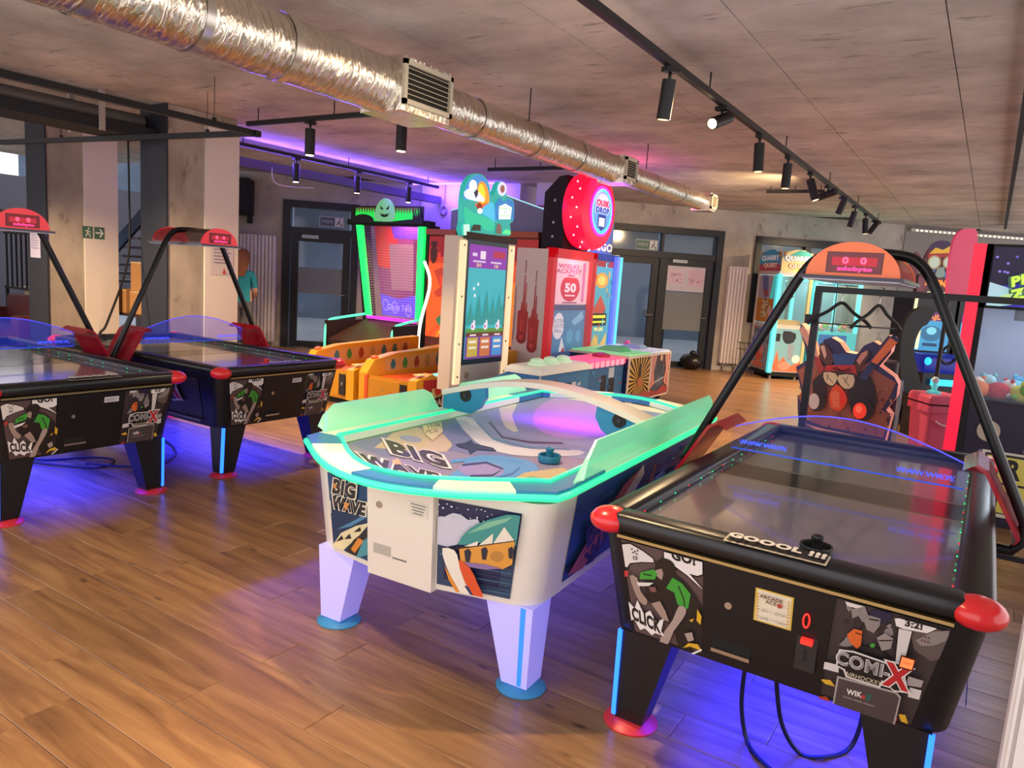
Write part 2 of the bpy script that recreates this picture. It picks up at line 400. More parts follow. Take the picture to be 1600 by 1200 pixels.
glass = M('dark_glass', '#3a4e64', 0.06, alpha=0.30, spec=0.7)
def wall_obj(o, parent): o.parent = parent; return o
def glazed_door(name, label, s0, s1, top, leaves, transom=0.36):
    """dark metal frame, transom lights and glazed leaves; leaves = list of (s0, s1)"""
    e = thing(name, label, None); del_cat(e); e['kind'] = 'structure'; on_wall(e)
    fw = 0.13
    mb = MB().b2((s0, -0.06, 0), (s0 + fw, 0.2, top), frame_mat).b2((s1 - fw, -0.06, 0), (s1, 0.2, top), frame_mat).b2((s0 + fw, -0.06, top - 0.12), (s1 - fw, 0.2, top), frame_mat)
    zt = top - 0.12 - transom
    mb.b2((s0 + fw, -0.04, zt - 0.12), (s1 - fw, 0.16, zt), frame_mat); mb.build('frame', e)
    for k, (a, b) in enumerate(leaves):
        MB().b2((a + .03, 0.08, zt), (b - .03, 0.09, top - 0.12), M('transom_glass', '#5b6d78', 0.08, alpha=0.55, spec=0.6)).build('transom_pane', e)
        st = 0.13
        lf = MB().b2((a, 0, 0.01), (a + st, 0.08, zt - 0.12), frame_mat).b2((b - st, 0, 0.01), (b, 0.08, zt - 0.12), frame_mat).b2((a + st, 0, 0.01), (b - st, 0.08, 0.12), frame_mat).b2((a + st, 0, zt - 0.25), (b - st, 0.08, zt - 0.12), frame_mat).build('door_leaf', e)
        MB().b2((a + st, 0.035, 0.12), (b - st, 0.045, zt - 0.25), glass).build('glass_pane', lf)
        hx_ = b - st * 0.5
        MB().tube([(hx_, -0.005, 1.02), (hx_, -0.05, 1.02), (hx_ - 0.12, -0.05, 1.02)], 0.011, M('door_steel', '#9a9a9a', 0.3, 0.9), 8).build('handle', lf)
        MB().b2((a + 0.2, -0.045, zt - 0.19), (a + 0.5, 0, zt - 0.13), M('closer_grey', '#9aa0a6', 0.4, 0.5)).build('door_closer', lf)
        if k:
            MB().b2((a - 0.045, -0.03, 0), (a, 0.14, top - 0.12), frame_mat).build('mullion', e)
    return e
def del_cat(e):
    if 'category' in e: del e['category']
d1 = glazed_door('door_1', 'dark single glazed exit door beside the white radiator', *D1, [(0.75, 1.82)])
d2 = glazed_door('door_2', 'dark double glazed exit doors with paper notices', *D2, [(6.45, 7.76), (7.82, 8.87)])
def exit_sign(s0, s1, z0, z1, parent, flip=False):
    a = Art((s0, 0.07, z0), (s1, 0.07, z0), (s1, 0.07, z1), (s0, 0.07, z1), '#d8dee0')
    a.rect(.02, .05, .98, .95, '#3b6a5c' if flip else '#4a5a66'); a.rect(.64, .08, .97, .92, '#dfe6e4')
    a.ell(.84, .78, .035, .09, '#2d3a40'); a.line([(.80, .62), (.78, .42), (.72, .2)], .05, '#2d3a40'); a.line([(.79, .45), (.88, .32), (.93, .14)], .05, '#2d3a40'); a.line([(.72, .6), (.82, .6), (.91, .5)], .04, '#2d3a40')
    a.text('WYJSCIE', (.33, .5), (.12, 0), (0, .38), '#cfd8da', 0.0)
    a.done('exit_sign', parent)
exit_sign(1.24, 1.68, 2.27, 2.45, d1); exit_sign(7.28, 7.72, 2.28, 2.47, d2, True)
# notices and frosted film on the right leaf of the double door, frosted film low on the single door
a = Art((7.96, 0.03, 1.52), (8.73, 0.03, 1.52), (8.73, 0.03, 2.03), (7.96, 0.03, 2.03), '#c9c6cf'); a.rect(.04, .25, .42, .82, '#d8c3d2'); a.rect(.56, .2, .96, .85, '#d5b9cb')
a.text('PARTY', (.23, .62), (.09, 0), (0, .15), '#a34a78', 0.01); splat(a, 14, (.08, .3, .38, .55), ['#a8749a', '#8d6a8a'], (.012, .03), 2); splat(a, 14, (.6, .3, .92, .7), ['#b05a86', '#8d6a8a'], (.012, .035), 3); a.done('notice_sheet', d2)
MB().b2((7.95, 0.03, 0.75), (8.74, 0.034, 1.50), M('frosted_film', '#8e938f', 0.5, alpha=0.6)).build('frosted_film', d2)
MB().b2((0.88, 0.03, 1.02), (1.69, 0.034, 1.50), M('frosted_film')).build('frosted_film', d1)
win = thing('window_1', 'dark framed window behind the blue prize machines', None); del_cat(win); win['kind'] = 'structure'; on_wall(win)
mb = MB(); a, b, z0, z1 = WN
for q in [((a, -0.05, z0), (a + .12, 0.2, z1)), ((b - .12, -0.05, z0), (b, 0.2, z1)), ((a, -0.05, z1 - .14), (b, 0.2, z1)), ((a, -0.05, z0), (b, 0.2, z0 + .1)), ((10.72, -0.03, z0), (10.84, 0.18, z1))]: mb.b2(*q, frame_mat)
mb.build('window_frame', win)
for q in [(a + .12, 10.72), (10.84, b - .12)]: MB().b2((q[0], 0.06, z0 + .1), (q[1], 0.07, z1 - .14), M('transom_glass')).build('glass_pane', win)

# outside, seen dimly through the glass
tag(on_wall(MB().b2((-8, 0.3, -0.1), (19, 9, -0.02), M('street_paving', '#8a98a6', 0.7, noise=0.15, nscale=2)).build('ground_outside')), 'grey paving outside the glass doors', kind='structure')
tag(on_wall(MB().b2((-8, 8, -0.1), (19, 8.3, 5), M('street_facade', '#52637a', 0.8, noise=0.4, nscale=0.6)).build('wall_outside')), 'dim blue-grey facade across the street', kind='structure')
t = tag(on_wall(thing('patio_table', 'small dark slanted-top table outside the double doors', 'table')))
MB().loft([[(8.0, 1.1, .78), (8.75, 1.1, .78), (8.75, 1.6, 1.02), (8.0, 1.6, 1.02)], [(8.0, 1.1, .82), (8.75, 1.1, .82), (8.75, 1.6, 1.06), (8.0, 1.6, 1.06)]], blackm).build('table_top', t)
MB().cyl((8.4, 1.35, 0), .04, .9, blackm, 10).build('pole', t); MB().cyl((8.4, 1.35, -0.02), .2, .03, blackm, 16).build('base', t)

# far-left walls
tag(MB().b2((-20, -4, 0), (-19.7, 12, CEIL), M('left_wall_paint', '#4a4a55', 0.8, noise=0.1, nscale=1)).build('wall_left'), 'dim grey-blue wall far behind the columns', kind='structure')

# ---- white purple-lit partition and pillar behind the games
o = MB().b2((-9.1, 10.75, 0), (-7.1, 10.9, CEIL), M('lilac_wall', '#c9c4d6', 0.7)).b2((-7.1, 10.75, 0), (-6.95, 11.6, CEIL), M('lilac_wall')).build('wall_partition')
tag(o, 'pale partition wall washed in violet light behind the games', kind='structure')
MB().tube([(-8.55 + .06*math.cos(t*.5), 10.73, 2.68 + .075*math.sin(t*.5)) for t in range(14)], 0.014, M('cable_grey', '#8d84a0', 0.5), 6)\
  .tube([(-8.55, 10.735, 3.14), (-8.55, 10.735, 2.75)], 0.006, M('cable_grey'), 5).build('x')
c = bpy.data.objects['x']; c.name = 'cable_coil'; tag(c, 'grey cable coil hanging on the violet-lit partition', 'cable')
p = thing('column', 'pale square pillar behind the red drum machine', 'column', (-6.36, 10.85, 0)); 
MB().b2((-.25, -.12, 0), (.25, .3, CEIL), M('pillar_white', '#c9cabb', 0.65, noise=0.03, nscale=2)).build('shaft', p)
MB().b2((-.252, -.125, 2.76), (.252, -.12, 2.79), M('rust_line', '#8a4a3a', 0.6)).build('joint_line', p)

# ---- square columns on the left
def column(loc, label, sign):
    e = thing('column', label, 'column', loc)
    MB().b2((-.46, 0, 0), (0, .86, CEIL), conc_col).build('shaft', e)
    MB().b2((-.475, -.02, 0), (0.012, 0, CEIL), dark_navy).build('front_panel', e, 'navy painted front face')
    MB().b2((0, .44, 0), (.02, .88, CEIL - .12), white).build('side_panel', e, 'white painted side board')
    return e
c2 = column((-7.56, 4.75, 0), 'square column with navy, concrete and white faces, nearer the glazed door', False)
c1 = column((-10.0, 4.68, 0), 'square column with navy, concrete and white faces, carrying the green exit sign', True)
def poster(loc, w, h, label, axis, base):
    e = thing('notice', label, 'poster', loc)
    if axis == 'x': a = Art((0, 0, 0), (0, w, 0), (0, w, h), (0, 0, h), base)
    else: a = Art((0, 0, 0), (w, 0, 0), (w, 0, h), (0, 0, h), base)
    for i in range(7): a.rect(.12, .86 - .09*i, .88 - .06*(i % 3), .89 - .09*i, '#8a7f96')
    a.text('REGULAMIN', (.5, .94), (.13, 0), (0, .06), '#b0506a', 0.0)
    if axis == 'x': a.poly([(.5, .03), (.58, .2), (.66, .03)], '#c05030'); a.poly([(.8, .03), (.86, .2), (.92, .03)], '#503060')
    a.done('sheet', e)
poster((-7.535, 5.26, 1.38), .3, .42, 'pale pinkish notice sheet taped to the white face of the nearer column', 'x', '#cfc7c9')
poster((-10.4, 4.655, 1.42), .26, .36, 'pale notice sheet taped to the navy face of the far column', 'y', '#c4bfd6')
s = thing('exit_sign', 'green running man and arrow exit sign on the white column face', 'sign', (-9.975, 5.09, 1.71))
a = Art((0, 0, 0), (0, .13, 0), (0, .13, .155), (0, 0, .155), '#3f6a57'); a.ell(.6, .82, .08, .08, '#d5ded6'); a.line([(.5, .68), (.45, .4), (.3, .15)], .1, '#d5ded6'); a.line([(.46, .45), (.65, .35), (.75, .1)], .1, '#d5ded6'); a.line([(.25, .6), (.5, .66), (.78, .5)], .08, '#d5ded6'); a.done('running_man_panel', s)
a = Art((0, .15, 0), (0, .28, 0), (0, .28, .155), (0, .15, .155), '#3f6a57'); a.line([(.12, .5), (.7, .5)], .12, '#dfe8e0'); a.poly([(.5, .8), (.6, .86), (.92, .5), (.6, .14), (.5, .2), (.74, .5)], '#dfe8e0'); a.done('arrow_panel', s)

# ---- radiators
def radiator(s0, s1, z0, z1, label, n):
    e = thing('radiator', label, 'radiator'); on_wall(e); wm = M('radiator_white', '#e6e0e2', 0.4)
    wd = (s1 - s0) / n
    for i in range(n): MB().b2((s0 + i*wd + .006, -.12, z0), (s0 + (i+1)*wd - .006, -.06, z1), wm, bevel=.012).build('fin', e)
    MB().b2((s0, -.06, z0 + .02), (s1, -.03, z1 - .02), wm).build('back_plate', e)
    for q in (z0 + .25, z1 - .25): MB().b2((s0 + .1, -.03, q), (s1 - .1, 0, q + .05), wm).build('bracket', e)
    MB().tube([(s0 + .08, -.08, z0), (s0 + .08, -.08, .02)], .012, M('door_steel'), 8).build('feed_pipe', e); MB().tube([(s1 - .08, -.08, z0), (s1 - .08, -.08, .02)], .012, M('door_steel'), 8).build('feed_pipe', e)
radiator(-.22, .50, .08, 2.03, 'tall white ribbed radiator left of the single glazed door', 11)
radiator(9.16, 9.56, .15, 2.08, 'tall narrow white radiator right of the double glazed doors', 6)
o = thing('speaker', 'big black loudspeaker box high on the wall above the radiator', 'speaker'); on_wall(o)
MB().b2((-.45, -.5, 2.35), (.1, -.06, 2.98), blackm, bevel=.02).build('cabinet', o); MB().b2((-.42, -.51, 2.4), (.07, -.50, 2.93), M('speaker_mesh', '#1b1c28', 0.9)).build('grille', o)
MB().b2((-.3, -.1, 2.28), (-.22, 0, 2.36), black).build('bracket', o); MB().b2((-.02, -.1, 2.22), (.06, 0, 2.36), black).build('bracket', o)
# ------------------------------------------------------------------ ceiling services
foil = bpy.data.materials.new('duct_foil'); foil.use_nodes = True
def _foil():
    nt = foil.node_tree; b = nt.nodes['Principled BSDF']; N = nt.nodes.new; L = nt.links.new
    b.inputs['Base Color'].default_value = hexc('#ece6d8'); b.inputs['Metallic'].default_value = 1.0; b.inputs['Roughness'].default_value = 0.22
    tc = N('ShaderNodeTexCoord'); mp = N('ShaderNodeMapping'); mp.inputs['Scale'].default_value = (3, 11, 3); L(tc.outputs['Object'], mp.inputs[0])
    n = N('ShaderNodeTexNoise'); n.inputs['Scale'].default_value = 2.2; n.inputs['Detail'].default_value = 5; n.inputs['Distortion'].default_value = 1.2; L(mp.outputs[0], n.inputs['Vector'])
    bp = N('ShaderNodeBump'); bp.inputs['Strength'].default_value = 0.8; bp.inputs['Distance'].default_value = 0.03; L(n.outputs[0], bp.inputs['Height']); L(bp.outputs[0], b.inputs['Normal'])
_foil(); _mats['duct_foil'] = foil
DX, DZ = -3.55, 2.78
duct = thing('air_duct', 'silver foil-wrapped round air duct along the ceiling', 'duct', (DX, 0, DZ))
def wrinkled(y0, y1, r, seed):
    rr = random.Random(seed); n = 28; rings = []; y = y0
    while y < y1 + 1e-6:
        w_ = 1 + rr.uniform(-.018, .018); rings.append([(r*w_*(1 + rr.uniform(-.008, .008))*math.cos(2*PI*k/n), y, r*w_*math.sin(2*PI*k/n)) for k in range(n)]); y += (y1 - y0) / max(6, int((y1 - y0) / .09))
    return MB().loft(rings, foil, True, True)
wrinkled(-1.5, 3.72, .178, 1).build('wide_section', duct)
wrinkled(4.22, 7.2, .148, 2).build('middle_section', duct)
wrinkled(7.5, 10.05, .118, 3).build('narrow_section', duct)
for yb, r in [(.9, .182), (1.8, .182), (2.35, .183), (2.9, .183), (4.75, .153), (5.6, .153), (6.4, .153), (8.3, .122), (9.2, .122)]:
    MB().loft([[((r + .002)*math.cos(2*PI*k/28), yb + d, (r + .002)*math.sin(2*PI*k/28)) for k in range(28)] for d in (-.025, .025)], M('foil_tape', '#d4cfc4', 0.3, 0.9), False, True).build('foil_tape_band', duct)
vent_m = M('vent_cream', '#c8c0a8', 0.45)
def vent_box(y0, y1, hw, r, big):
    MB().b2((-hw, y0, -hw), (hw + .02, y1, hw), foil).build('branch_box', duct)
    fr = MB(); x = hw + .02; z0, z1 = -hw * .75, hw * .85
    for q in [((x, y0, z0), (x + .025, y1, z0 + .03)), ((x, y0, z1 - .03), (x + .025, y1, z1)), ((x, y0, z0), (x + .025, y0 + .03, z1)), ((x, y1 - .03, z0), (x + .025, y1, z1))]: fr.b2(*q, vent_m)
    g_ = fr.build('vent_grille', duct)
    MB().b2((x - .002, y0 + .02, z0 + .02), (x + .003, y1 - .02, z1 - .02), M('vent_shadow', '#2a261c', 0.9)).build('backing', g_)
    n = 7
    for i in range(n):
        z = z0 + .04 + (z1 - z0 - .08) * i / (n - 1)
        MB().loft([[(x + .004, y0 + .03, z - .006), (x + .02, y0 + .03, z - .012), (x + .02, y0 + .03, z - .008), (x + .004, y0 + .03, z + .0)], [(x + .004, y1 - .03, z - .006), (x + .02, y1 - .03, z - .012), (x + .02, y1 - .03, z - .008), (x + .004, y1 - .03, z + .0)]], vent_m).build('slat', g_)
vent_box(3.72, 4.22, .17, .178, True); vent_box(7.2, 7.5, .14, .148, False); vent_box(10.05, 10.3, .12, .118, False)
for yb in (2.4, 5.4, 7.9): MB().cyl((.1, yb, .1), .005, CEIL - DZ - .1, black, 6).build('hanger_rod', duct)

# ---- track lighting
warm = '#ffd9a6'
lens_on = M('lamp_lens', '#fff0d0', 0.3, emit=22.0, ecol='#ffdba0')
lens_dim = M('lamp_lens_dim', '#ffe9c8', 0.3, emit=1.6, ecol='#ffdba0')
def spotlight(x, y, label, tilt=0.0, az=0.0, on=SPOT_W, zt=2.985, group='black cylinder spotlights on the long track', lens=None, L=.24, r=.045, cone=78):
    e = thing('track_spotlight', label, 'spotlight', (x, y, zt), az, group)
    MB().b2((-.03, -.05, -.03), (.03, .05, 0), black).build('track_adapter', e)
    MB().cyl((0, 0, -.085), .011, .06, black, 8).build('stem', e)
    d = Vector((math.sin(tilt), 0, -math.cos(tilt))); c = Vector((0, 0, -.075)) if tilt < .4 else Vector((0, 0, -.10))
    a = c - d * (0.0 if tilt < .4 else L * .45); b = a + d * L
    MB().tube([a, b], r, black, 18).tube([b, b + d * .004], [r * .98, r * .98], black, 18).build('lamp_head', e)
    MB().tube([b + d * .0045, b + d * .006], [r * .8, r * .8], lens or lens_dim, 16).build('lens', e)
    if on:
        lp = lamp('spot_lamp', 'SPOT', e, b + d * .03, on, warm, .03, spot=math.radians(cone), blend=.8)
        lp.rotation_euler = d.to_track_quat('-Z', 'Y').to_euler()
    return e
def track(name, a, b, label, zt=2.985):
    e = thing(name, label, 'light track'); v = (b[0]-a[0], b[1]-a[1])
    if abs(v[0]) < abs(v[1]): MB().b2((a[0]-.022, a[1], zt), (a[0]+.022, b[1], zt + .045), black).build('rail', e)
    else: MB().b2((a[0], a[1]-.022, zt), (b[0], a[1]+.022, zt + .045), black).build('rail', e)
    n = max(2, int(math.hypot(*v) / 2.2))
    for i in range(n + 1):
        t = (i + .15) / (n + .3); x, y = a[0] + v[0]*t, a[1] + v[1]*t
        MB().cyl((x, y, zt + .04), .006, CEIL - zt - .03, black, 6).build('hanger_rod', e)
    return e
TX = -1.93
track('light_track', (TX, -2.0), (TX, 15.2), 'long black ceiling track carrying the row of spotlights')
ordn = ['nearest', 'second', 'third', 'fourth', 'fifth', 'sixth', 'seventh', 'eighth', 'ninth', 'farthest']
tl = [(.12, 2.6), (1.2, 4.5), (.06, 0), (.0, 0), (.35, 0), (1.3, 2.75), (.4, 2.6), (.25, 2.6), (.1, 0), (.65, 2.6)]
for i in range(10):
    on = i == 1
    spotlight(TX, 4.66 + 1.095 * i, 'glowing spotlight tilted sideways, second along the long ceiling track' if on else '%s black spotlight along the long ceiling track' % ordn[i],
              tl[i][0], tl[i][1], SPOT_W * (.75 if i < 3 else 1.4), lens=lens_on if on else lens_dim, cone=78 if i < 3 else 112)
for i in range(3):      # the same track behind the camera
    spotlight(TX, 2.3 - 1.1 * i, '%s spotlight of the long track before the first one in view' % ['first', 'second', 'third', 'fourth'][i], [.25, .3, .2, .3][i], [0, PI, 0, PI][i], SPOT_W * .9)
track('light_track', (-6.9, 5.25), (-4.3, 5.25), 'short black cross track running under the silver duct')
for i, x in enumerate((-5.93, -4.72)):
    spotlight(x, 5.25, ['left', 'right'][i] + ' spotlight hanging from the short cross track by the duct', 0, 0, SPOT_W * 1.5, group='spotlights on the cross track', lens=lens_on, L=.25, r=.05)
track('light_track', (-8.2, 5.9), (-8.2, 10.1), 'black ceiling track in front of the single glazed door')
for i, y in enumerate((7.03, 8.19, 9.35)):
    spotlight(-8.2, y, ['nearest', 'middle', 'farthest'][i] + ' spotlight on the track before the single glazed door', 0, 0, SPOT_W * 1.1, group='spotlights on the door track', cone=130, lens=lens_on, L=.24, r=.045)
track('light_track', (-6.0, 8.45), (-4.35, 8.45), 'short black track above the red drum machine')
track('light_track', (0.0, 3.0), (0.0, 16.8), 'black ceiling track at the far right edge of the room', zt=3.08)
track('light_track', (-3.0, 11.3), (-2.2, 11.3), 'short black rail beyond the end of the duct', zt=3.05)
# spots over the columns and left tables
track('light_track', (-9.0, 2.4), (-6.3, 2.4), 'black track above the left air hockey tables', zt=3.0)
for i, x in enumerate((-8.4, -6.5)): spotlight(x, 2.4, ['far', 'near'][i] + ' spotlight above the left air hockey tables', .8, [math.radians(120), math.radians(111)][i], SPOT_W * 3.5, group='spotlights above the left tables', cone=66)
# suspended black frame at the left
f = thing('suspended_frame', 'black square-tube frame hung from the ceiling by thin wires', 'frame')
sec = .03
MB().b2((-6.01, .5, 2.725), (-5.95, 4.68, 2.775), black).build('long_bar', f); MB().box((-8.0, 4.42, 2.75), (4.15, .05, .05), black, rz=.1).build('cross_bar', f)
for x, y in [(-5.98, 2.3), (-5.98, 4.2), (-6.6, 4.56), (-8.9, 4.33)]:
    MB().cyl((x, y, 2.77), .003, CEIL - 2.77, black, 5).build('wire', f); MB().cyl((x, y, 2.772), .02, .03, black, 8).build('wire_clamp', f)
d = thing('cable_tray', 'dark cable tray and ventilation pipe crossing above the left columns', 'cable tray')
MB().b2((-8.25, .8, 2.78), (-7.7, 4.72, 2.88), M('tray_dark', '#191a20', 0.7)).build('tray', d)
MB().tube([(-7.95, .8, 2.965), (-7.95, 4.7, 2.965)], .075, M('pipe_grey', '#6f6a66', 0.5, 0.4), 14).build('pipe', d)
for y in (1.9, 2.95, 4.1): MB().b2((-7.69, y, 2.76), (-7.66, y + .05, CEIL), M('bracket_pale', '#a89c94', 0.6)).build('bracket', d); MB().b2((-8.28, y, 2.76), (-8.25, y + .05, CEIL), M('bracket_pale')).build('bracket', d)
l = thing('ledge', 'dark steel ledge along the violet-lit wall above the single door', 'ledge')
MB().b2((-8.75, 5.9, 2.80), (-8.6, 10.7, 2.92), M('steel_violet', '#5c5670', 0.5, 0.3)).build('beam', l)
MB().b2((-8.74, 6.0, 2.925), (-8.70, 10.6, 2.935), M('led_violet', '#7a4cff', 0.4, emit=9.0, ecol='#6a45ff')).build('led_strip', l, 'added violet glowing strip in front of the partition')
MB().b2((-9.05, 10.42, 3.10), (-7.15, 10.46, 3.13), M('led_violet')).build('led_strip', l, 'added violet glowing strip in front of the partition')  # strip added to give the violet wash on the partition a source
lamp('partition_fill_light', 'AREA', l, (-8.1, 10.44, 3.09), 26, '#7a50ff', 1.8, size_y=.05, rot=(math.radians(40), 0, 0))  # added area light that turns the partition violet
lamp('violet_wash_lamp', 'AREA', l, (-8.55, 8.4, 2.97), 48, '#7a54ff', .12, size_y=4.4, rot=(0, math.radians(-100), 0))
c = MB().tube(smooth_poly([(-8.6, 6.95, 2.86), (-8.58, 6.98, 2.66), (-8.58, 7.3, 2.64), (-8.6, 7.7, 2.68)], 5, False), .008, M('cable_white', '#c9c3cc', 0.5), 6).build('loose_cable'); tag(c, 'loose white cable drooping under the violet ledge', 'cable')
c = MB().tube(smooth_poly([(-8.05, 4.60, 2.77), (-8.0, 4.58, 2.2), (-7.8, 4.45, 1.5), (-7.2, 3.9, .9), (-6.6, 3.5, .84), (-6.45, 3.35, .6)], 6, False), .012, rubber, 6).build('hanging_cable'); tag(c, 'thin black cable hanging from the tray down between the two left tables', 'cable')
c = thing('light_strip', 'pale perforated strip light along the top of the far right wall', 'light'); on_wall(c)
MB().b2((12.85, -.12, 3.02), (18, -.03, 3.08), M('strip_housing', '#b9b3a6', 0.5)).build('housing', c)
for i in range(50): 
    MB().b2((12.95 + i*.1, -.125, 3.03), (13.0 + i*.1, -.12, 3.06), M('strip_glow', '#fff0d8', 0.4, emit=1.2)).build('led', c)
# ------------------------------------------------------------------ air hockey tables
def rring(x0, x1, y0, y1, r, z, n=4):
    out = []
    for cx, cy, a in ((x1-r, y0+r, -PI/2), (x1-r, y1-r, 0), (x0+r, y1-r, PI/2), (x0+r, y0+r, PI)):
        out += [(cx + r*math.cos(a + PI/2*i/n), cy + r*math.sin(a + PI/2*i/n), z) for i in range(n + 1)]
    return out
red_pl = M('red_plastic', '#e0262c', 0.28, coat=.4); blk_lam = M('black_laminate', '#121216', 0.38, noise=.1, nscale=5)
rail_m = M('black_rail', '#17171b', 0.3); brass = M('brass_trim', '#b8a06a', 0.3, 0.9)
field = M('scratched_playfield', '#6a6870', 0.22, noise=.12, nscale=14, bump=.05, bscale=120, coat=1.0)
led_blue = M('led_blue', '#2a6cff', 0.4, emit=3.2, ecol='#1c58ff'); red_tr = M('red_acrylic', '#b3122a', 0.15, alpha=.78, coat=.5)
def comix_logo(a, c, sx, sy, ux, uy):
    """outlined logo; c centre, (sx,sy) one em to the right, (ux,uy) one em up in sketch units"""
    def V(x, y): return (c[0] + sx*x + ux*y, c[1] + sy*x + uy*y)
    a.poly([V(*p) for p in [(-2.1, .75), (-1.2, .95), (1.0, .85), (1.2, 1.1), (2.3, 1.1), (2.1, .2), (2.5, -.9), (1.6, -1.1), (.8, -.6), (.7, -1.15), (-1.5, -1.1), (-1.7, -.65), (-2.2, -.5)]], '#d9d3cf')
    a.poly([V(*p) for p in [(-2.0, .65), (-1.2, .83), (1.05, .72), (1.3, .98), (2.15, .98), (1.97, .2), (2.32, -.8), (1.6, -.98), (.72, -.5), (.6, -1.02), (-1.4, -.98), (-1.6, -.55), (-2.1, -.42)]], '#1a1716')
    a.text('COMI-', V(-.55, .12), (sx*1.12, sy*1.12), (ux*1.25, uy*1.25), '#8d8a8c', .02, '#e6e2de', .045)
    a.text('X', V(1.62, .0), (sx*1.9, sy*1.9), (ux*2.3, uy*2.3), '#b8272c', .05, '#e6e2de', .09)
    a.text('AIRHOCKEY', V(-.4, -.78), (sx*.42, sy*.42), (ux*.42, uy*.42), '#d8d0b0', 0.0)
def front_art_left(bl, br, tr, tl, parent):
    a = Art(bl, br, tr, tl, '#5d4a48', quad=[(322, 185), (775, 262), (770, 752), (355, 660)])
    a.poly([(300, 200), (370, 195), (440, 230), (500, 268), (514, 300), (430, 305), (365, 318), (345, 350), (320, 340)], '#1d1819')
    a.poly([(310, 215), (370, 205), (440, 238), (495, 274), (500, 294), (430, 298), (362, 310), (342, 335), (325, 330)], '#dcd6d0')
    for x, y in [(375, 228), (392, 240), (408, 232), (382, 246), (402, 252)]: a.rect(x, y, x + 9, y + 8, '#3c3432')
    a.poly([(385, 268), (408, 270), (406, 288), (384, 286)], '#3c3432'); a.poly([(390, 273), (402, 274), (401, 283), (390, 282)], '#dcd6d0')
    a.poly([(556, 205), (790, 250), (790, 330), (745, 350), (712, 340), (745, 380), (782, 425), (690, 352), (605, 300), (556, 275)], '#1d1819')
    a.poly([(564, 215), (790, 262), (790, 322), (745, 340), (700, 332), (745, 378), (778, 415), (690, 343), (610, 292), (564, 268)], '#e6e1dc')
    a.text('GO!', (672, 250), (70, 12), (0, -70), '#1d1819', .05)
    a.poly([(470, 330), (620, 345), (700, 410), (750, 480), (775, 560), (760, 690), (640, 740), (600, 640), (560, 600), (490, 520), (440, 470)], '#231d1c', smooth=2)
    a.ell(568, 312, 58, 52, '#231d1c'); a.poly([(510, 330), (548, 318), (556, 345), (545, 382), (518, 362)], '#a08a7e')
    a.poly([(425, 350), (500, 325), (522, 345), (505, 380), (415, 385)], '#3f9a36'); a.poly([(608, 360), (660, 385), (708, 440), (690, 520), (630, 500), (615, 440), (568, 420)], '#3f9a36')
    a.line([(640, 400), (668, 470), (672, 505)], 7, '#231d1c'); a.line([(440, 355), (490, 360)], 6, '#231d1c')
    a.poly([(362, 370), (405, 378), (420, 450), (455, 490), (440, 518), (408, 500), (382, 450)], '#a08a7e', smooth=2)
    a.poly([(640, 505), (682, 520), (660, 570), (600, 640), (562, 705), (512, 695), (548, 640), (600, 580)], '#a8958b', smooth=2)
    a.poly([(478, 505), (530, 488), (560, 540), (577, 592), (540, 582)], '#a08a7e'); a.poly([(400, 400), (500, 395), (470, 415), (410, 420)], '#dcd6d0')
    a.poly([(330, 345), (360, 345), (350, 375), (335, 375)], '#c23a35'); a.poly([(470, 420), (510, 415), (515, 440), (485, 445)], '#7d5350')
    a.poly([(330, 490), (378, 535), (398, 492), (430, 560), (470, 540), (500, 592), (548, 578), (528, 640), (548, 664), (490, 652), (470, 664), (430, 632), (400, 642), (370, 590), (330, 605)], '#e6e1dc')
    a.text('CLICK', (440, 592), (55, 21), (0, -84), '#1d1819', .05)
    a.poly([(655, 715), (690, 688), (745, 690), (768, 722), (700, 705)], '#d6a92e'); a.poly([(748, 510), (772, 545), (765, 590), (742, 570)], '#d6a92e'); a.poly([(700, 570), (728, 560), (715, 580)], '#d6a92e')
    a.line([(620, 740), (700, 745), (770, 715)], 10, '#e6e1dc'); a.poly([(670, 640), (715, 630), (725, 670), (690, 680)], '#a8958b')
    a.done('art_panel', parent, 'printed comic artwork of a crouching player in green')
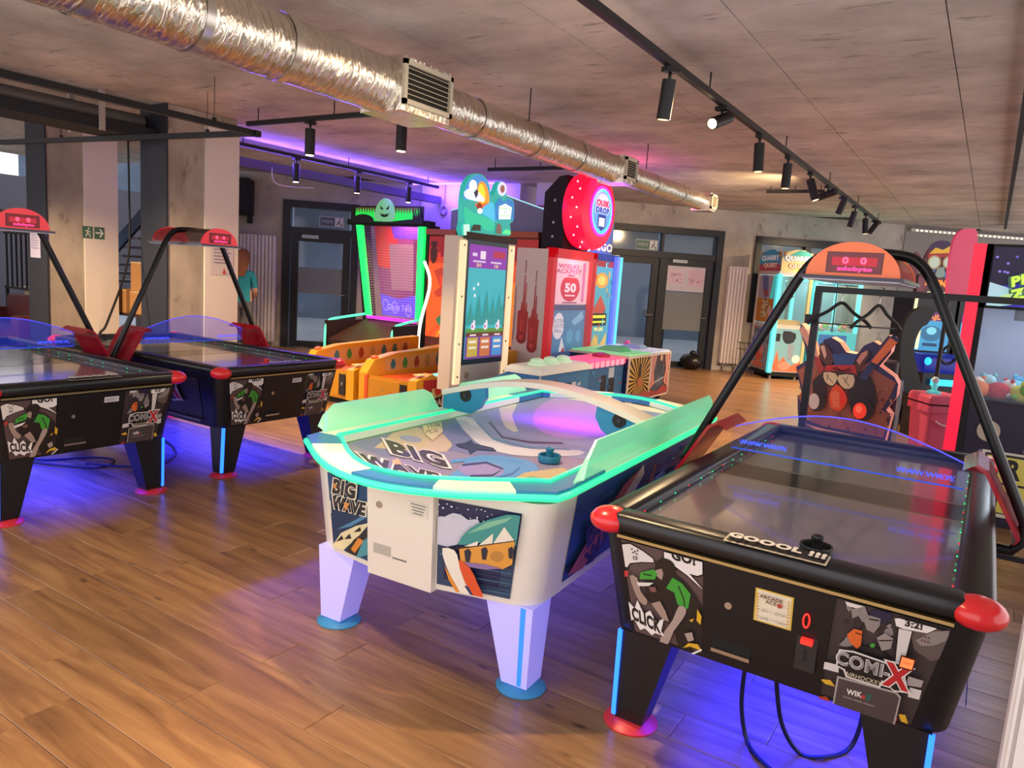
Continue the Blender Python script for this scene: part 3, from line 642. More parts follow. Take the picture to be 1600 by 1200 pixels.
def front_art_right(bl, br, tr, tl, parent, button):
    a = Art(bl, br, tr, tl, '#3f3636', quad=[(318, 345), (945, 485), (800, 1030), (232, 858)])
    splat(a, 12, (310, 360, 640, 640), ['#2a2424', '#332b2b', '#8b8280'], (15, 45), 4)
    a.ell(560, 430, 60, 40, '#232540'); a.poly([(365, 350), (480, 375), (430, 392), (380, 380)], '#dcd6d0')
    a.poly([(400, 395), (450, 388), (445, 430), (410, 447)], '#8b8280'); a.poly([(470, 450), (500, 425), (562, 440), (560, 480), (530, 522), (490, 505)], '#8b8280'); a.line([(500, 445), (555, 452)], 8, '#2a2424')
    a.poly([(548, 545), (590, 518), (638, 545), (630, 602), (580, 617)], '#958b88'); a.line([(560, 560), (632, 556)], 7, '#2a2424'); a.poly([(440, 590), (560, 600), (640, 660), (420, 650)], '#231e1e')
    a.poly([(383, 532), (420, 500), (467, 508), (462, 590), (440, 607), (398, 572)], '#d8652a'); a.line([(430, 520), (465, 530)], 7, '#5a2a18')
    a.ell(528, 585, 14, 12, '#3f9a36')
    a.poly([(720, 480), (850, 470), (940, 500), (920, 640), (860, 660), (760, 600)], '#5f5351'); a.poly([(762, 545), (850, 492), (938, 482), (928, 540), (860, 572), (790, 575)], '#8b8280')
    for i in range(6): a.ell(795 + 18*(i % 3), 520 + 22*(i // 3) + 4*(i % 3), 5, 5, '#6a2f2c')
    a.poly([(658, 470), (745, 482), (722, 640), (708, 690), (655, 675)], '#1d1819'); a.poly([(666, 480), (738, 492), (716, 640), (703, 680), (664, 668)], '#d5cfcb')
    a.poly([(640, 425), (720, 415), (850, 440), (868, 470), (820, 498), (690, 480), (650, 465)], '#e6e1dc'); a.text('3:2!', (745, 455), (62, 12), (0, -50), '#1d1819', .05)
    a.poly([(235, 665), (345, 688), (345, 728), (230, 702)], '#d5cfcb'); a.poly([(762, 800), (832, 816), (826, 868), (758, 852)], '#d5cfcb'); a.poly([(745, 738), (835, 762), (826, 800), (740, 788)], '#a39a97')
    a.poly([(240, 760), (300, 765), (330, 800), (270, 785)], '#d6a92e'); a.poly([(205, 850), (280, 850), (330, 905), (250, 870)], '#a33a2a'); a.poly([(720, 945), (760, 950), (785, 1000), (740, 985)], '#d6a92e'); a.poly([(690, 960), (715, 965), (712, 985), (690, 980)], '#b8272c')
    a.poly([(340, 740), (690, 822), (720, 850), (705, 1012), (318, 900)], '#a9a09c', smooth=0); a.poly([(350, 752), (686, 832), (710, 856), (694, 1003), (328, 896)], '#4a3f40')
    a.text('WIK', (445, 832), (44, 10), (0, -38), '#e6e1dc', .03); a.poly([(490, 838), (512, 842), (510, 862), (488, 858)], '#b03a35'); a.poly([(515, 830), (548, 838), (545, 872), (512, 866)], '#2f5a55')
    a.text('DLA DZIECI, MLODZIEZY I DOROSLYCH', (475, 872), (10.5, 3), (0, -12), '#b9b0ac', 0)
    comix_logo(a, (535, 700), 92, 24, 6, -72)
    if button:
        a.poly([(693, 610), (778, 631), (768, 700), (683, 681)], '#3a1510'); a.poly([(700, 620), (770, 638), (761, 690), (691, 673)], '#ff6a3a', emit=1.2); a.text('START', (730, 656), (17, 4), (0, -20), '#8a2a12', 0, emit=.2)
    a.done('art_panel', parent, 'printed comic artwork with the COMI-X logo')
def side_art(sgn, parent):
    y0, y1, z0, z1 = .25, 2.1, .40, .72
    def X(z): return sgn * (.53 + (z - .37) / .385 * .06 + .003)
    c = [(X(z0), y1, z0), (X(z0), y0, z0), (X(z1), y0, z1), (X(z1), y1, z1)] if sgn < 0 else [(X(z0), y0, z0), (X(z0), y1, z0), (X(z1), y1, z1), (X(z1), y0, z1)]
    a = Art(*c, '#2e292e'); splat(a, 26, (0, 0, 1, 1), ['#3d3638', '#1b181b', '#6d6463', '#544a4b'], (.02, .06), 9)
    comix_logo(a, (.72, .68), .068, 0, 0, .30); comix_logo(a, (.25, .55), .068, 0, 0, .30)
    a.text('POLSKA', (.5, .25), (.10, 0), (0, .3), '#3f3a52', .03, '#7a7390', .05); a.rect(0, .02, 1, .06, '#8d8580'); a.done('side_art_panel', parent, 'printed dark side artwork with the COMI-X logo')
def face_y(z): return .08 - (z - .37) / .385 * .065
def make_comix(label, loc, rz, right=False):
    e = thing('air_hockey_table', label, 'game table', loc, rz, 'black air hockey tables')
    MB().loft([rring(-.53, .53, .08, 2.27, .09, .37), rring(-.59, .59, .015, 2.335, .09, .765)], blk_lam, True, True).build('cabinet', e)
    MB().b2((-.49, .09, .765), (.49, 2.26, .776), field).build('playfield', e, 'glossy scratched dark playing surface')
    for y in (1.0, 1.28): MB().b2((-.49, y, .7761), (.49, y + .018, .7766), M('gold_line', '#8d8468', 0.3, 0.6)).build('centre_line', e)
    MB().b2((-.49, 1.018, .7761), (.49, 1.28, .7764), M('centre_band', '#232228', 0.15, coat=.4)).build('centre_band', e)
    for y0, y1 in ((-.012, .095), (2.255, 2.362)): MB().b2((-.53, y0, .752), (.53, y1, .822), rail_m, bevel=.026).build('end_rail', e)
    for s in (-1, 1): MB().b2((s*.487, .05, .752), (s*.592, 2.3, .822), rail_m, bevel=.026).build('side_rail', e)
    for s in (-1, 1):
        for y in (.035, 2.315): MB().sphere((s*.55, y, .782), .073, red_pl, 16, 10, (1, 1, .62)).build('corner_cap', e, 'glossy red corner cap')
    MB().b2((-.5, -.014, .741), (.5, .02, .751), brass).build('trim_strip', e, 'thin brass trim strip')
    f = .004
    front_art_left((-.435, face_y(.385) - f, .385), (-.185, face_y(.385) - f, .385), (-.205, face_y(.725) - f, .725), (-.495, face_y(.725) - f, .725), e)
    front_art_right((.185, face_y(.385) - f, .385), (.435, face_y(.385) - f, .385), (.495, face_y(.725) - f, .725), (.2, face_y(.725) - f, .725), e, right)
    side_art(-1, e); side_art(1, e)
    # coin door
    y0 = face_y(.56) - .012
    dr = MB().loft([[(-.19, face_y(.385) + .02, .385), (-.19, face_y(.385) - .014, .385), (.185, face_y(.385) - .014, .385), (.185, face_y(.385) + .02, .385)],
                    [(-.2, face_y(.732) + .02, .732), (-.2, face_y(.732) - .014, .732), (.2, face_y(.732) - .014, .732), (.2, face_y(.732) + .02, .732)]], blk_lam).build('coin_door', e)
    def fy(z): return face_y(z) - .0145
    MB().cyl((-.11, fy(.60) - .008, .60), .012, .01, M('lock_steel', '#b9b0a0', 0.25, 1), 14, axis='y').build('lock', dr)
    if right:
        a = Art((-.03, fy(.575), .575), (.085, fy(.575), .575), (.085, fy(.69), .69), (-.03, fy(.69), .69), '#d9b84a'); a.rect(.05, .04, .95, .96, '#e6ddc2')
        for i in range(9): a.rect(.07, .1*i + .06, .12, .1*i + .11, '#d9a83a'); a.rect(.88, .1*i + .06, .93, .1*i + .11, '#d9a83a')
        a.text('ARCADE\nACE', (.45, .78), (.15, 0), (0, .15), '#5a2a20', .02); a.ell(.68, .70, .07, .07, '#b04a3a'); a.text('1 GRA = 1 ZETON', (.5, .44), (.09, 0), (0, .10), '#6a5a50', 0); a.text('1 GAME = 1 TOKEN', (.5, .20), (.09, 0), (0, .10), '#6a5a50', 0); a.done('price_card', dr, 'pale yellow price card')
        MB().b2((.105, fy(.53) - .006, .46), (.165, fy(.55) + .02, .665), M('coin_plate', '#201c1c', 0.5)).build('coin_plate', dr)
        MB().tube([(.128 + .009*math.cos(t*PI/6), fy(.62) - .014, .63 + .022*math.sin(t*PI/6)) for t in range(13)], .003, M('red_slot', '#ff2a20', 0.4, emit=1.0), 6).build('coin_slot', dr, 'red lit coin slot'); MB().b2((.118, fy(.56) - .02, .552), (.152, fy(.56), .568), M('red_slot')).build('reject_button', dr, 'red reject button')
        MB().b2((.128, fy(.5) - .012, .49), (.138, fy(.5), .53), blackm).build('return_slot', dr)
    else:
        a = Art((.07, fy(.665), .665), (.16, fy(.665), .665), (.16, fy(.70), .70), (.07, fy(.70), .70), '#c9c8cc'); a.rect(.08, .55, .9, .68, '#8d8c95'); a.rect(.08, .3, .7, .42, '#8d8c95'); a.done('label', dr, 'small white label')
    MB().b2((-.155, fy(.44) - .004, .425), (-.03, fy(.46) + .01, .468), M('tray_black', '#070708', 0.8)).b2((-.155, fy(.44) - .014, .422), (-.03, fy(.44), .434), M('lock_steel')).build('coin_return_tray', dr)
    # goal sign on the near rail
    a = Art((-.14, -.018, .8225), (.165, -.018, .8225), (.165, .062, .8265), (-.14, .062, .8265), '#cfc9b4'); a.rect(.02, .14, .98, .98, '#16151a')
    for i in range(12): a.rect(.05 + .078*i, .03, .085 + .078*i, .1, '#4a4438')
    a.text('GOOOL !!!', (.5, .58), (.185, 0), (0, .68), '#e3dfd8', .06); a.done('goal_sign', e, 'black sign reading GOOOL in white')
    # legs
    for sx in (-1, 1):
        for yy, sy in ((.14, 1), (2.21, -1)):
            lg = MB()
            def ring(z, xo, xi, d0, d1): return [(sx*xo, yy - sy*d0, z), (sx*xi, yy - sy*d0, z), (sx*xi, yy + sy*d1, z), (sx*xo, yy + sy*d1, z)]
            lg.loft([ring(.025, .495, .385, .045, .055), ring(.07, .498, .375, .05, .06), ring(.372, .492, .30, .06, .10)], blk_lam); lo = lg.build('leg', e)
            MB().loft([[(sx*.503, yy - sy*.052, .035), (sx*.487, yy - sy*.056, .035), (sx*.487, yy - sy*.036, .035), (sx*.503, yy - sy*.036, .035)], [(sx*.5, yy - sy*.067, .37), (sx*.484, yy - sy*.070, .37), (sx*.484, yy - sy*.05, .37), (sx*.5, yy - sy*.05, .37)]], led_blue).build('led_strip', lo, 'glowing blue LED strip')
            MB().lathe((sx*.445, yy, 0), [(.098, 0), (.10, .006), (.085, .016), (.05, .026)], M('red_foot', '#d3323a', 0.4)).build('foot_disc', lo, 'red foot disc')
    # arch, guard, shields, scoreboard
    P = [(-.585, 1.17, .66), (-.66, 1.17, .66), (-.69, 1.17, .70), (-.69, 1.17, .78), (-.27, 1.17, 1.66), (-.21, 1.17, 1.75), (-.12, 1.17, 1.79), (.12, 1.17, 1.79), (.21, 1.17, 1.75), (.27, 1.17, 1.66), (.69, 1.17, .78), (.69, 1.17, .70), (.66, 1.17, .66), (.585, 1.17, .66)]
    Q = [P[0], P[1]] + smooth_poly(P[1:5], 4, False)[1:5] + [P[3]] + smooth_poly(P[4:10], 4, False) + [P[10], P[11], P[12], P[13]]
    MB().tube(Q, .021, M('arch_black', '#131316', 0.3, 0.3), 12).build('arch_tube', e)
    for s in (-1, 1):
        sec = [(s*.47, .985), (s*.505, 1.01), (s*.545, .985), (s*.675, .755), (s*.665, .735)]; sec2 = [(x - s*.012, z - .008) for x, z in sec]
        MB().prism(sec + sec2[::-1], 1.0, 1.34, red_tr).build('side_shield', e, 'dark red translucent shield')
    top = [(.475 - .95*i/16, .97 + .115*math.sin(PI*i/16)) for i in range(17)]
    gd = MB().prism([(-.475, .87), (.475, .87)] + top, 1.166, 1.174, (M('clear_guard', '#4a6cff', 0.05, alpha=.05) if right else M('guard_painted_blue', '#3a5cff', 0.05, alpha=.22, emit=.12, ecol='#2038ff'))).build('guard', e, 'clear acrylic guard with blue-lit edge')  # left tables' guard has the blue light put into colour and emission
    MB().tube([(x, 1.17, z) for x, z in top], .0032, M('edge_violet', '#6a6cff', 0.4, emit=.7, ecol='#4a48ff'), 6).build('lit_edge', gd)
    MB().b2((-.47, 1.167, .868), (.47, 1.173, .874), M('edge_blue', '#3a6cff', .4, emit=.22, ecol='#2c50ff')).build('lit_base', gd)
    for x, t in ((-.33, 'WWW.WIK.PL'), (.33, 'WWW.WIK.PL')):
        for yy, sg in ((1.164, 1), (1.176, -1)):
            a = Art((x - sg*.11, yy, .885), (x + sg*.11, yy, .885), (x + sg*.11, yy, .925), (x - sg*.11, yy, .925), None, emit=.9); a.text(t, (.5, .5), (.15, 0), (0, .7), '#3f58ff', 0); a.done('etched_lettering', gd)
    sb = MB(); cz, rx, rz_ = 1.685, .165, .125; n = 18
    shell = [[(rx*math.cos(PI*k/n), y, cz + rz_*math.sin(PI*k/n)) for k in range(n + 1)] for y in (.85, 1.49)]
    sb.loft(shell, M('smoked_shell', '#4a3a36', 0.2, alpha=.72), False, True, False); so = sb.build('scoreboard', e)
    pt = MB().b2((-.185, .80, cz - .014), (.185, 1.54, cz), M('board_base', '#3a3346', 0.3)).b2((-.17, .8, cz - .018), (.17, 1.54, cz - .0141), M('board_stripe', '#b9bcd0', .3)).build('base_plate', so)
    half = [(rx*1.02*math.cos(PI*k/n), cz + rz_*1.05*math.sin(PI*k/n)) for k in range(n + 1)]
    endm = M('end_orange', '#d8703c', 0.25, emit=.35, ecol='#d85a30') if right else M('end_red', '#c0202c', 0.25, emit=.5, ecol='#d01a28')
    rim = M('end_rim', '#8a2a1a', 0.3)
    for ya, yb, yo in ((.835, .85, .834), (1.49, 1.505, 1.506)):
        ep = MB().prism(half, ya, yb, endm, side=rim).build('end_plate', so)
        sg = 1 if yo < 1 else -1
        a = Art((-.095*sg, yo, cz + .012), (.105*sg, yo, cz + .012), (.105*sg, yo, cz + .092), (-.095*sg, yo, cz + .092), '#5a3030'); a.rect(.02, .03, .98, .97, '#7d3440' if right else '#8d1622')
        a.rect(.1, .35, .9, .75, '#b01830', emit=.5); a.text('0   0', (.5, .58), (.22, 0), (0, .42), '#ff3a5a', .04, emit=3.0); a.text('zdobyto', (.52, .2), (.18, 0), (0, .26), '#ff2a6a', .03, emit=3.0); a.done('score_display', ep, 'red LED score display')
    ld = MB()
    for s in (-1, 1):
        for i in range(13): ld.sphere((s*.484, .18 + .155*i, .79), .003, M('led_dot_green', '#20ff90', .4, emit=.9) if i % 3 else M('led_dot_red', '#ff2a3a', .4, emit=.9), 6, 4)
    lo = ld.build('rail_led_dots', e); lo['kind'] = 'stuff'
    lamp('underglow_lamp', 'AREA', e, (0, 1.17, .34), BLUE_W, '#1a24ff', .7, size_y=1.9, spread=math.radians(125))
    return e
make_comix('black air hockey table at the right with orange-ended scoreboard and yellow price card', (-.47, 2.27, 0), 0, True)
t2 = make_comix('black air hockey table with red scoreboard, nearer the yellow alley games', (-4.45, 3.77, 0), PI/2)
t1 = copy_tree(t2); t1.location = (-4.45, 2.32, 0); t1['label'] = 'black air hockey table with red scoreboard cut by the left edge of the photo'

def mallet(loc, mat, label):
    e = thing('mallet', label, 'mallet', loc, 0, 'air hockey mallets')
    MB().lathe((0, 0, 0), [(.046, 0), (.05, .004), (.052, .03), (.050, .034), (.044, .032), (.042, .012), (.018, .010)], mat).build('rim', e)
    MB().lathe((0, 0, .008), [(.02, 0), (.017, .025), (.0165, .04), (.02, .048), (.018, .056), (.006, .06)], mat, 16).build('grip', e)
mallet((-.37, 2.47, .7765), M('mallet_black', '#17171a', .35), 'black mallet behind the GOOOL sign on the right air hockey table')
mallet((-4.62, 3.72, .7765), M('mallet_red', '#e0342c', .35), 'red mallet on the rail end of the middle-left air hockey table')
for k, (pts, lb) in enumerate([([(-.55, 2.5, .365), (-.56, 2.55, .15), (-.53, 2.56, .012), (-.46, 2.47, .012), (-.34, 2.42, .012), (-.1, 2.45, .012), (.05, 2.6, .012)], 'black power cable curling on the blue-lit floor under the right table, left strand'),
                               ([(-.45, 2.48, .365), (-.42, 2.54, .14), (-.36, 2.6, .012), (-.29, 2.62, .012), (-.22, 2.72, .012), (-.19, 2.72, .12), (-.18, 2.62, .365)], 'black power cable looping back up under the right table, right strand'),
                               ([(-5.9, 2.4, .365), (-5.9, 2.5, .1), (-5.79, 2.6, .012), (-5.6, 2.9, .012), (-5.42, 2.97, .012), (-5.3, 2.8, .012), (-5.6, 2.6, .012), (-5.9, 2.5, .012)], 'black power cable looped on the floor under the leftmost table'),
                               ([(-5.4, 2.75, .03), (-5.1, 3.05, .012), (-5.3, 3.4, .012), (-5.8, 3.6, .012), (-6.0, 3.5, .012)], 'black cable lying on the floor between the two left tables')]):
    c = MB().tube(smooth_poly(pts, 6, False), .008, rubber, 6).build('power_cable'); tag(c, lb, 'cable')

# ------------------------------------------------------------------ the surf themed table
def make_wave():
    e = thing('air_hockey_table', 'white and blue surf themed air hockey table glowing green in the centre', 'game table', (-1.86, 2.19, 0), math.radians(3))
    wm = M('wave_white', '#e4ddd2', 0.4); wb = M('wave_blue', '#2f7fb0', 0.35); grn = M('led_green', '#3dffb0', 0.4, emit=.95, ecol='#10ea86')
    L = 2.35
    # outline (half) of the body and the rail
    def outline(inset):
        i = inset; pts = []
        pts += [(-.45 + i, .01 + i*.5), (-.16, -.03 + i*.5), (.18, -.03 + i*.5), (.52 - i, .03 + i*.5)]
        for a in range(5): pts.append((.52 - i + .1*math.cos(-PI/2 + (a + 1)*PI/10), .13 + i*.5 + .1*math.sin(-PI/2 + (a + 1)*PI/10)))
        pts += [(.62 - i, L - .2), (.52 - i, L - .05 - i), (0, L + .03 - i), (-.52 + i, L - .05 - i), (-.62 + i, L - .2), (-.58 + i, .14 + i*.5), (-.54 + i, .06 + i*.5)]
        return pts
    MB().loft([[(x, y, .36) for x, y in outline(.045)], [(x, y, .78) for x, y in outline(0)]], wm, True, True).build('cabinet', e)
    def at_z(p, q, z, f=.004):       # point between bottom outline vertex and top outline vertex
        t = (z - .36) / .42; return (q[0] + (p[0]-q[0])*t, q[1] + (p[1]-q[1])*t - f, z)
    T, B = outline(0), outline(.045)
    A0 = lambda z: at_z(T[0], B[0], z); A1 = lambda z: at_z(T[1], B[1], z); A2 = lambda z: at_z(T[2], B[2], z); A3 = lambda z: at_z(T[3], B[3], z)
    lerp = lambda a, b, t: tuple(a[i] + (b[i]-a[i])*t for i in range(3))
    # left front artwork
    a = Art(lerp(A0(.385), A1(.385), .03), A1(.385), A1(.715), lerp(A0(.715), A1(.715), .03), '#21466b', quad=[(493, 716), (583, 757), (587, 882), (514, 856)])
    a.poly([(490, 790), (520, 770), (560, 800), (590, 790), (590, 840), (540, 830), (510, 850)], '#1a3354', smooth=2); a.poly([(520, 830), (560, 815), (590, 800), (590, 808), (550, 826)], '#4f86a8'); a.poly([(493, 785), (505, 776), (508, 800), (500, 806)], '#d9cba8')
    a.poly([(512, 856), (530, 836), (560, 826), (586, 822), (566, 842), (535, 864)], '#e3d6a8'); a.poly([(540, 866), (556, 848), (588, 828), (586, 850), (560, 874)], '#2b2a26')
    a.poly([(520, 850), (532, 840), (536, 846)], '#1f1d1c'); a.poly([(538, 846), (548, 838), (552, 846)], '#1f1d1c'); a.poly([(556, 836), (568, 828), (570, 835)], '#1f1d1c'); a.poly([(552, 862), (566, 845), (576, 850), (560, 868)], '#d98a3a'); a.poly([(562, 876), (575, 850), (588, 842), (588, 870)], '#4d94a0')
    a.text('BIG', (534, 757), (30, 11), (3, -38), '#26262a', .05, '#e9dcc2', .10); a.text('WAVE', (545, 790), (22.5, 6.5), (2, -30), '#26262a', .05, '#e9dcc2', .10)
    a.poly([(512, 742), (520, 745), (518, 755), (512, 752)], '#c98a4a'); a.poly([(536, 782), (548, 785), (540, 800)], '#d9924a'); a.done('art_panel', e, 'printed BIG WAVE lettering over blue sea')
    # right front artwork
    a = Art(A2(.385), A3(.385), A3(.735), A2(.735), '#20244a', quad=[(984, 108), (1372, 112), (1325, 612), (972, 520)])
    a.poly([(970, 300), (1380, 250), (1340, 620), (960, 540)], '#2e4460'); 
    for i in range(8): a.line([(975 + 10*i, 350 + 28*i), (1060 + 20*i, 345 + 30*i), (1330, 380 + 29*i)], 6, '#456a86' if i % 2 else '#22344e')
    a.poly([(975, 205), (1010, 190), (1045, 165), (1085, 172), (1110, 190), (1152, 178), (1155, 212), (1090, 270), (1060, 325), (980, 330)], '#c9c6d4', smooth=2)
    r = random.Random(5)
    for i in range(26): a.ell(r.uniform(985, 1250), r.uniform(115, 190), r.uniform(2, 6), r.uniform(2, 5), '#d5dbe6', n=7)
    a.poly([(1072, 315), (1120, 230), (1220, 158), (1372, 108), (1372, 290), (1230, 290), (1150, 300)], '#3f8f8a', smooth=2); a.poly([(1110, 255), (1200, 180), (1330, 125), (1300, 160), (1200, 215)], '#7fb89a')
    for p in [[(1165, 310), (1235, 235), (1232, 305)], [(1232, 300), (1290, 190), (1348, 265), (1290, 300)], [(1100, 320), (1165, 285), (1160, 315)]]: a.poly(p, '#e4dccb')
    a.poly([(1078, 330), (1350, 262), (1340, 400), (1290, 430), (1190, 420), (1085, 400)], '#d9973f'); a.line([(1050, 340), (1352, 262)], 5, '#2a241f'); a.ell(1258, 360, 34, 30, '#b8813a'); 
    for x, y in [(1118, 362), (1196, 345), (1332, 330)]: a.poly([(x-16, y-20), (x+4, y-34), (x+16, y-14), (x+8, y+38), (x-10, y+34)], '#2a2a3a')
    a.poly([(1092, 398), (1200, 405), (1290, 425), (1200, 432), (1110, 420)], '#8a6fa0')
    a.poly([(1010, 335), (1060, 342), (1078, 390), (1100, 480), (1140, 562), (1085, 552), (1045, 470), (1018, 400)], '#e8e0d0', smooth=2); a.poly([(1018, 420), (1045, 470), (1090, 556), (1070, 550), (1035, 485)], '#d98a2e'); a.poly([(1078, 390), (1130, 425), (1170, 510), (1200, 585), (1150, 575), (1105, 490)], '#d8532a', smooth=2); a.poly([(1105, 515), (1125, 520), (1148, 566), (1135, 562)], '#2a3a66'); a.done('art_panel', e, 'printed sailing boat artwork on dark sea')
    # coin door
    dd = .03
    dr = MB().loft([[(-.15, B[1][1] - dd, .352), (.17, B[2][1] - dd, .352), (.17, B[2][1] + .02, .352), (-.15, B[1][1] + .02, .352)], [(-.155, T[1][1] - dd, .772), (.175, T[2][1] - dd, .772), (.175, T[2][1] + .02, .772), (-.155, T[1][1] + .02, .772)]], M('door_cream', '#e6dccd', 0.45)).build('coin_door', e)
    def fy(z): return B[1][1] + (T[1][1] - B[1][1]) * (z - .362) / .41 - dd
    MB().cyl((-.09, fy(.66) - .006, .66), .014, .012, M('lock_steel'), 14, axis='y').build('lock', dr)
    a = Art((.06, fy(.65) - .001, .65), (.15, fy(.65) - .001, .65), (.15, fy(.71) - .001, .71), (.06, fy(.71) - .001, .71), '#ddd6c8'); 
    for i in range(4): a.rect(.1 + .04*i, .78 - .2*i, .9 - .05*i, .86 - .2*i, '#8d857a')
    a.done('label', dr); MB().b2((-.12, fy(.47) - .002, .45), (-.03, fy(.47) + .02, .492), M('tray_shade', '#b5ac9f', .6)).build('coin_return_tray', dr); MB().b2((-.02, fy(.45) - .003, .448), (.05, fy(.45), .453), M('slot_grey', '#6a635a', .6)).build('slot', dr)
    # right side artwork
    def X(z, y): return .62 - .045 * (.78 - z) / .42 + .003
    a = Art((X(.40, 0), .28, .40), (X(.40, 0), 2.1, .40), (X(.77, 0), 2.1, .77), (X(.77, 0), .28, .77), '#234a80'); splat(a, 30, (0, 0, 1, 1), ['#1a3358', '#3c78a8', '#2d5f94', '#8db4cc', '#173050'], (.02, .08), 12)
    a.poly([(.0, .1), (.1, .45), (.26, .85), (.36, .95), (.34, .7), (.22, .35), (.08, .05)], '#b0543a'); a.poly([(.27, .7), (.38, 1.0), (.40, .85), (.33, .6)], '#d9c7a8'); a.text('BIG', (.14, .52), (.085, .16), (-.04, .34), '#1b1d2c', .05); a.text('WAVE', (.20, .30), (.07, .13), (-.04, .26), '#1b1d2c', .05)
    a.poly([(.42, .3), (.47, .9), (.49, .9), (.46, .3)], '#a0522d'); a.poly([(.3, .15), (.42, .3), (.55, .12), (.45, .05)], '#c9d5dd', smooth=2); a.done('side_art_panel', e, 'printed surfboard artwork along the side')
    MB().b2((-.625, .3, .40), (-.61, 2.1, .77), M('side_navy', '#234a80', .4)).build('side_art_panel', e)
    # playfield
    clip = [(0.02, .06), (.5, 0), (.98, .06), (.98, .94), (.5, 1.0), (.02, .94)]
    pf = MB().prism([(-.52, .09), (-.3, -.06), (0, -.13), (.3, -.06), (.52, .09), (.52, 2.26), (.3, 2.41), (0, 2.47), (-.3, 2.41), (-.52, 2.26)], .775, .788, wm, plane='xy').build('playfield', e)
    a = Art((-.53, -.22, .789), (.53, -.22, .789), (.53, 2.3, .789), (-.53, 2.3, .789), '#8682a8', quad=[(861, 618), (1094, 654), (768, 809), (423, 720)], step=.0002, clip=[(.01, .13), (.12, .085), (.3, .055), (.5, .037), (.7, .055), (.88, .085), (.99, .13), (.99, .985), (.01, .985)])
    a.poly([(540, 690), (640, 655), (720, 640), (760, 660), (800, 700), (830, 715), (700, 705), (600, 715)], '#7276a8'); a.poly([(585, 700), (615, 676), (650, 668), (690, 676), (708, 695), (698, 706), (660, 706)], '#bcae9c'); a.ell(642, 686, 18, 5, '#8f93c4', rot=.15)
    a.poly([(690, 672), (714, 656), (745, 682), (802, 713), (770, 718), (712, 706), (706, 694)], '#6f78b4')
    a.poly([(730, 655), (760, 640), (800, 622), (845, 616), (900, 612), (1120, 650), (980, 720), (880, 712), (800, 703), (760, 685)], '#7f90c4', smooth=2); a.poly([(780, 640), (790, 620), (815, 615), (800, 650), (810, 675), (790, 668)], '#c9cfc4', smooth=2); a.poly([(838, 640), (870, 622), (930, 625), (1000, 640), (940, 680), (870, 685), (835, 665)], '#a48fe0', smooth=2)
    a.poly([(712, 655), (738, 654), (775, 690), (830, 702), (905, 704), (905, 712), (830, 714), (775, 706), (742, 690)], '#c4c8e0', smooth=2); a.line([(765, 660), (785, 684), (830, 692), (880, 693)], 3, '#4a4a70'); a.line([(745, 660), (770, 686), (830, 700), (890, 703)], 3, '#5a86b8')
    a.poly([(560, 725), (700, 745), (730, 716), (780, 713), (825, 720), (842, 734), (826, 748), (780, 760), (720, 772), (640, 775), (580, 750)], '#5a94dc', smooth=2); a.line([(705, 722), (760, 716), (815, 724), (828, 737), (800, 750), (740, 760), (680, 762)], 5, '#4f8fd8'); a.ell(752, 735, 36, 12, '#8f86c8', rot=.05); a.line([(722, 728), (760, 724), (786, 734), (770, 744), (735, 745)], 3.5, '#2f3f7a'); a.line([(700, 750), (760, 752), (800, 742), (812, 732)], 3, '#3f6fc0'); a.line([(690, 768), (770, 764), (820, 750), (834, 738)], 3, '#cfe4f4')
    a.poly([(600, 752), (700, 765), (780, 764), (760, 778), (640, 775)], '#3f84c8'); a.poly([(820, 740), (880, 732), (900, 745), (860, 768), (790, 775), (770, 768)], '#b9a888'); a.poly([(800, 752), (830, 746), (856, 750), (846, 758), (815, 758)], '#5f8f80')
    a.poly([(712, 695), (728, 693), (736, 688), (740, 694), (770, 701), (776, 706), (745, 704), (735, 711), (732, 704), (716, 699)], '#2f3a66'); a.poly([(660, 667), (690, 660), (692, 676), (676, 690), (664, 680)], '#d5cba8'); a.text('WIK\nPOL', (677, 671), (12, -2), (3, -10), '#5a5448', 0)
    a.text('BIG', (652, 712), (56, 14.5), (-17, -30), '#3a3626', .05, '#dcd8e6', .10); a.text('WAVE', (628, 735), (42, 11), (-12, -22), '#3a3626', .05, '#dcd8e6', .10); a.poly([(612, 722), (622, 718), (628, 727), (616, 728)], '#c9a878'); a.done('playfield_art', pf, 'printed wave artwork with BIG WAVE lettering')
    # rail ring
    def ring(off, n=14):
        pts = []
        W_, c = .64 + off, .08
        f = [(-W_ + .02, .10 - off*.2)]
        for i in range(n + 1):
            t = i / n; x = (-1 + 2*t) * (W_ - .05); pts.append((x, .05 - off - .29*math.cos(x / (W_ - .05) * PI/2)))
        pts.append((W_ - .012, .075 - off)); pts.append((W_, .16 - off*.2))
        for i in range(1, 6): pts.append((W_, .16 + (L - .32) * i / 6))
        pts.append((W_, L - .16 + off*.2)); pts.append((W_ - .012, L - .075 + off))
        for i in range(n + 1):
            t = i / n; x = (1 - 2*t) * (W_ - .05); pts.append((x, L - .05 + off + .29*math.cos(x / (W_ - .05) * PI/2)))
        pts.append((-W_ + .012, L - .075 + off)); pts.append((-W_, L - .16 + off*.2))
        for i in range(1, 6): pts.append((-W_, L - .16 - (L - .32) * i / 6))
        pts.append((-W_, .16 - off*.2)); pts.append((-W_ + .012, .075 - off))
        return pts
    O, I = ring(.0), ring(-.105); N = len(O); rm = M('rail_frost', '#e2e8d8', 0.35, emit=.10, ecol='#60ffb0')  # faint green emission stands in for LED light on the rail
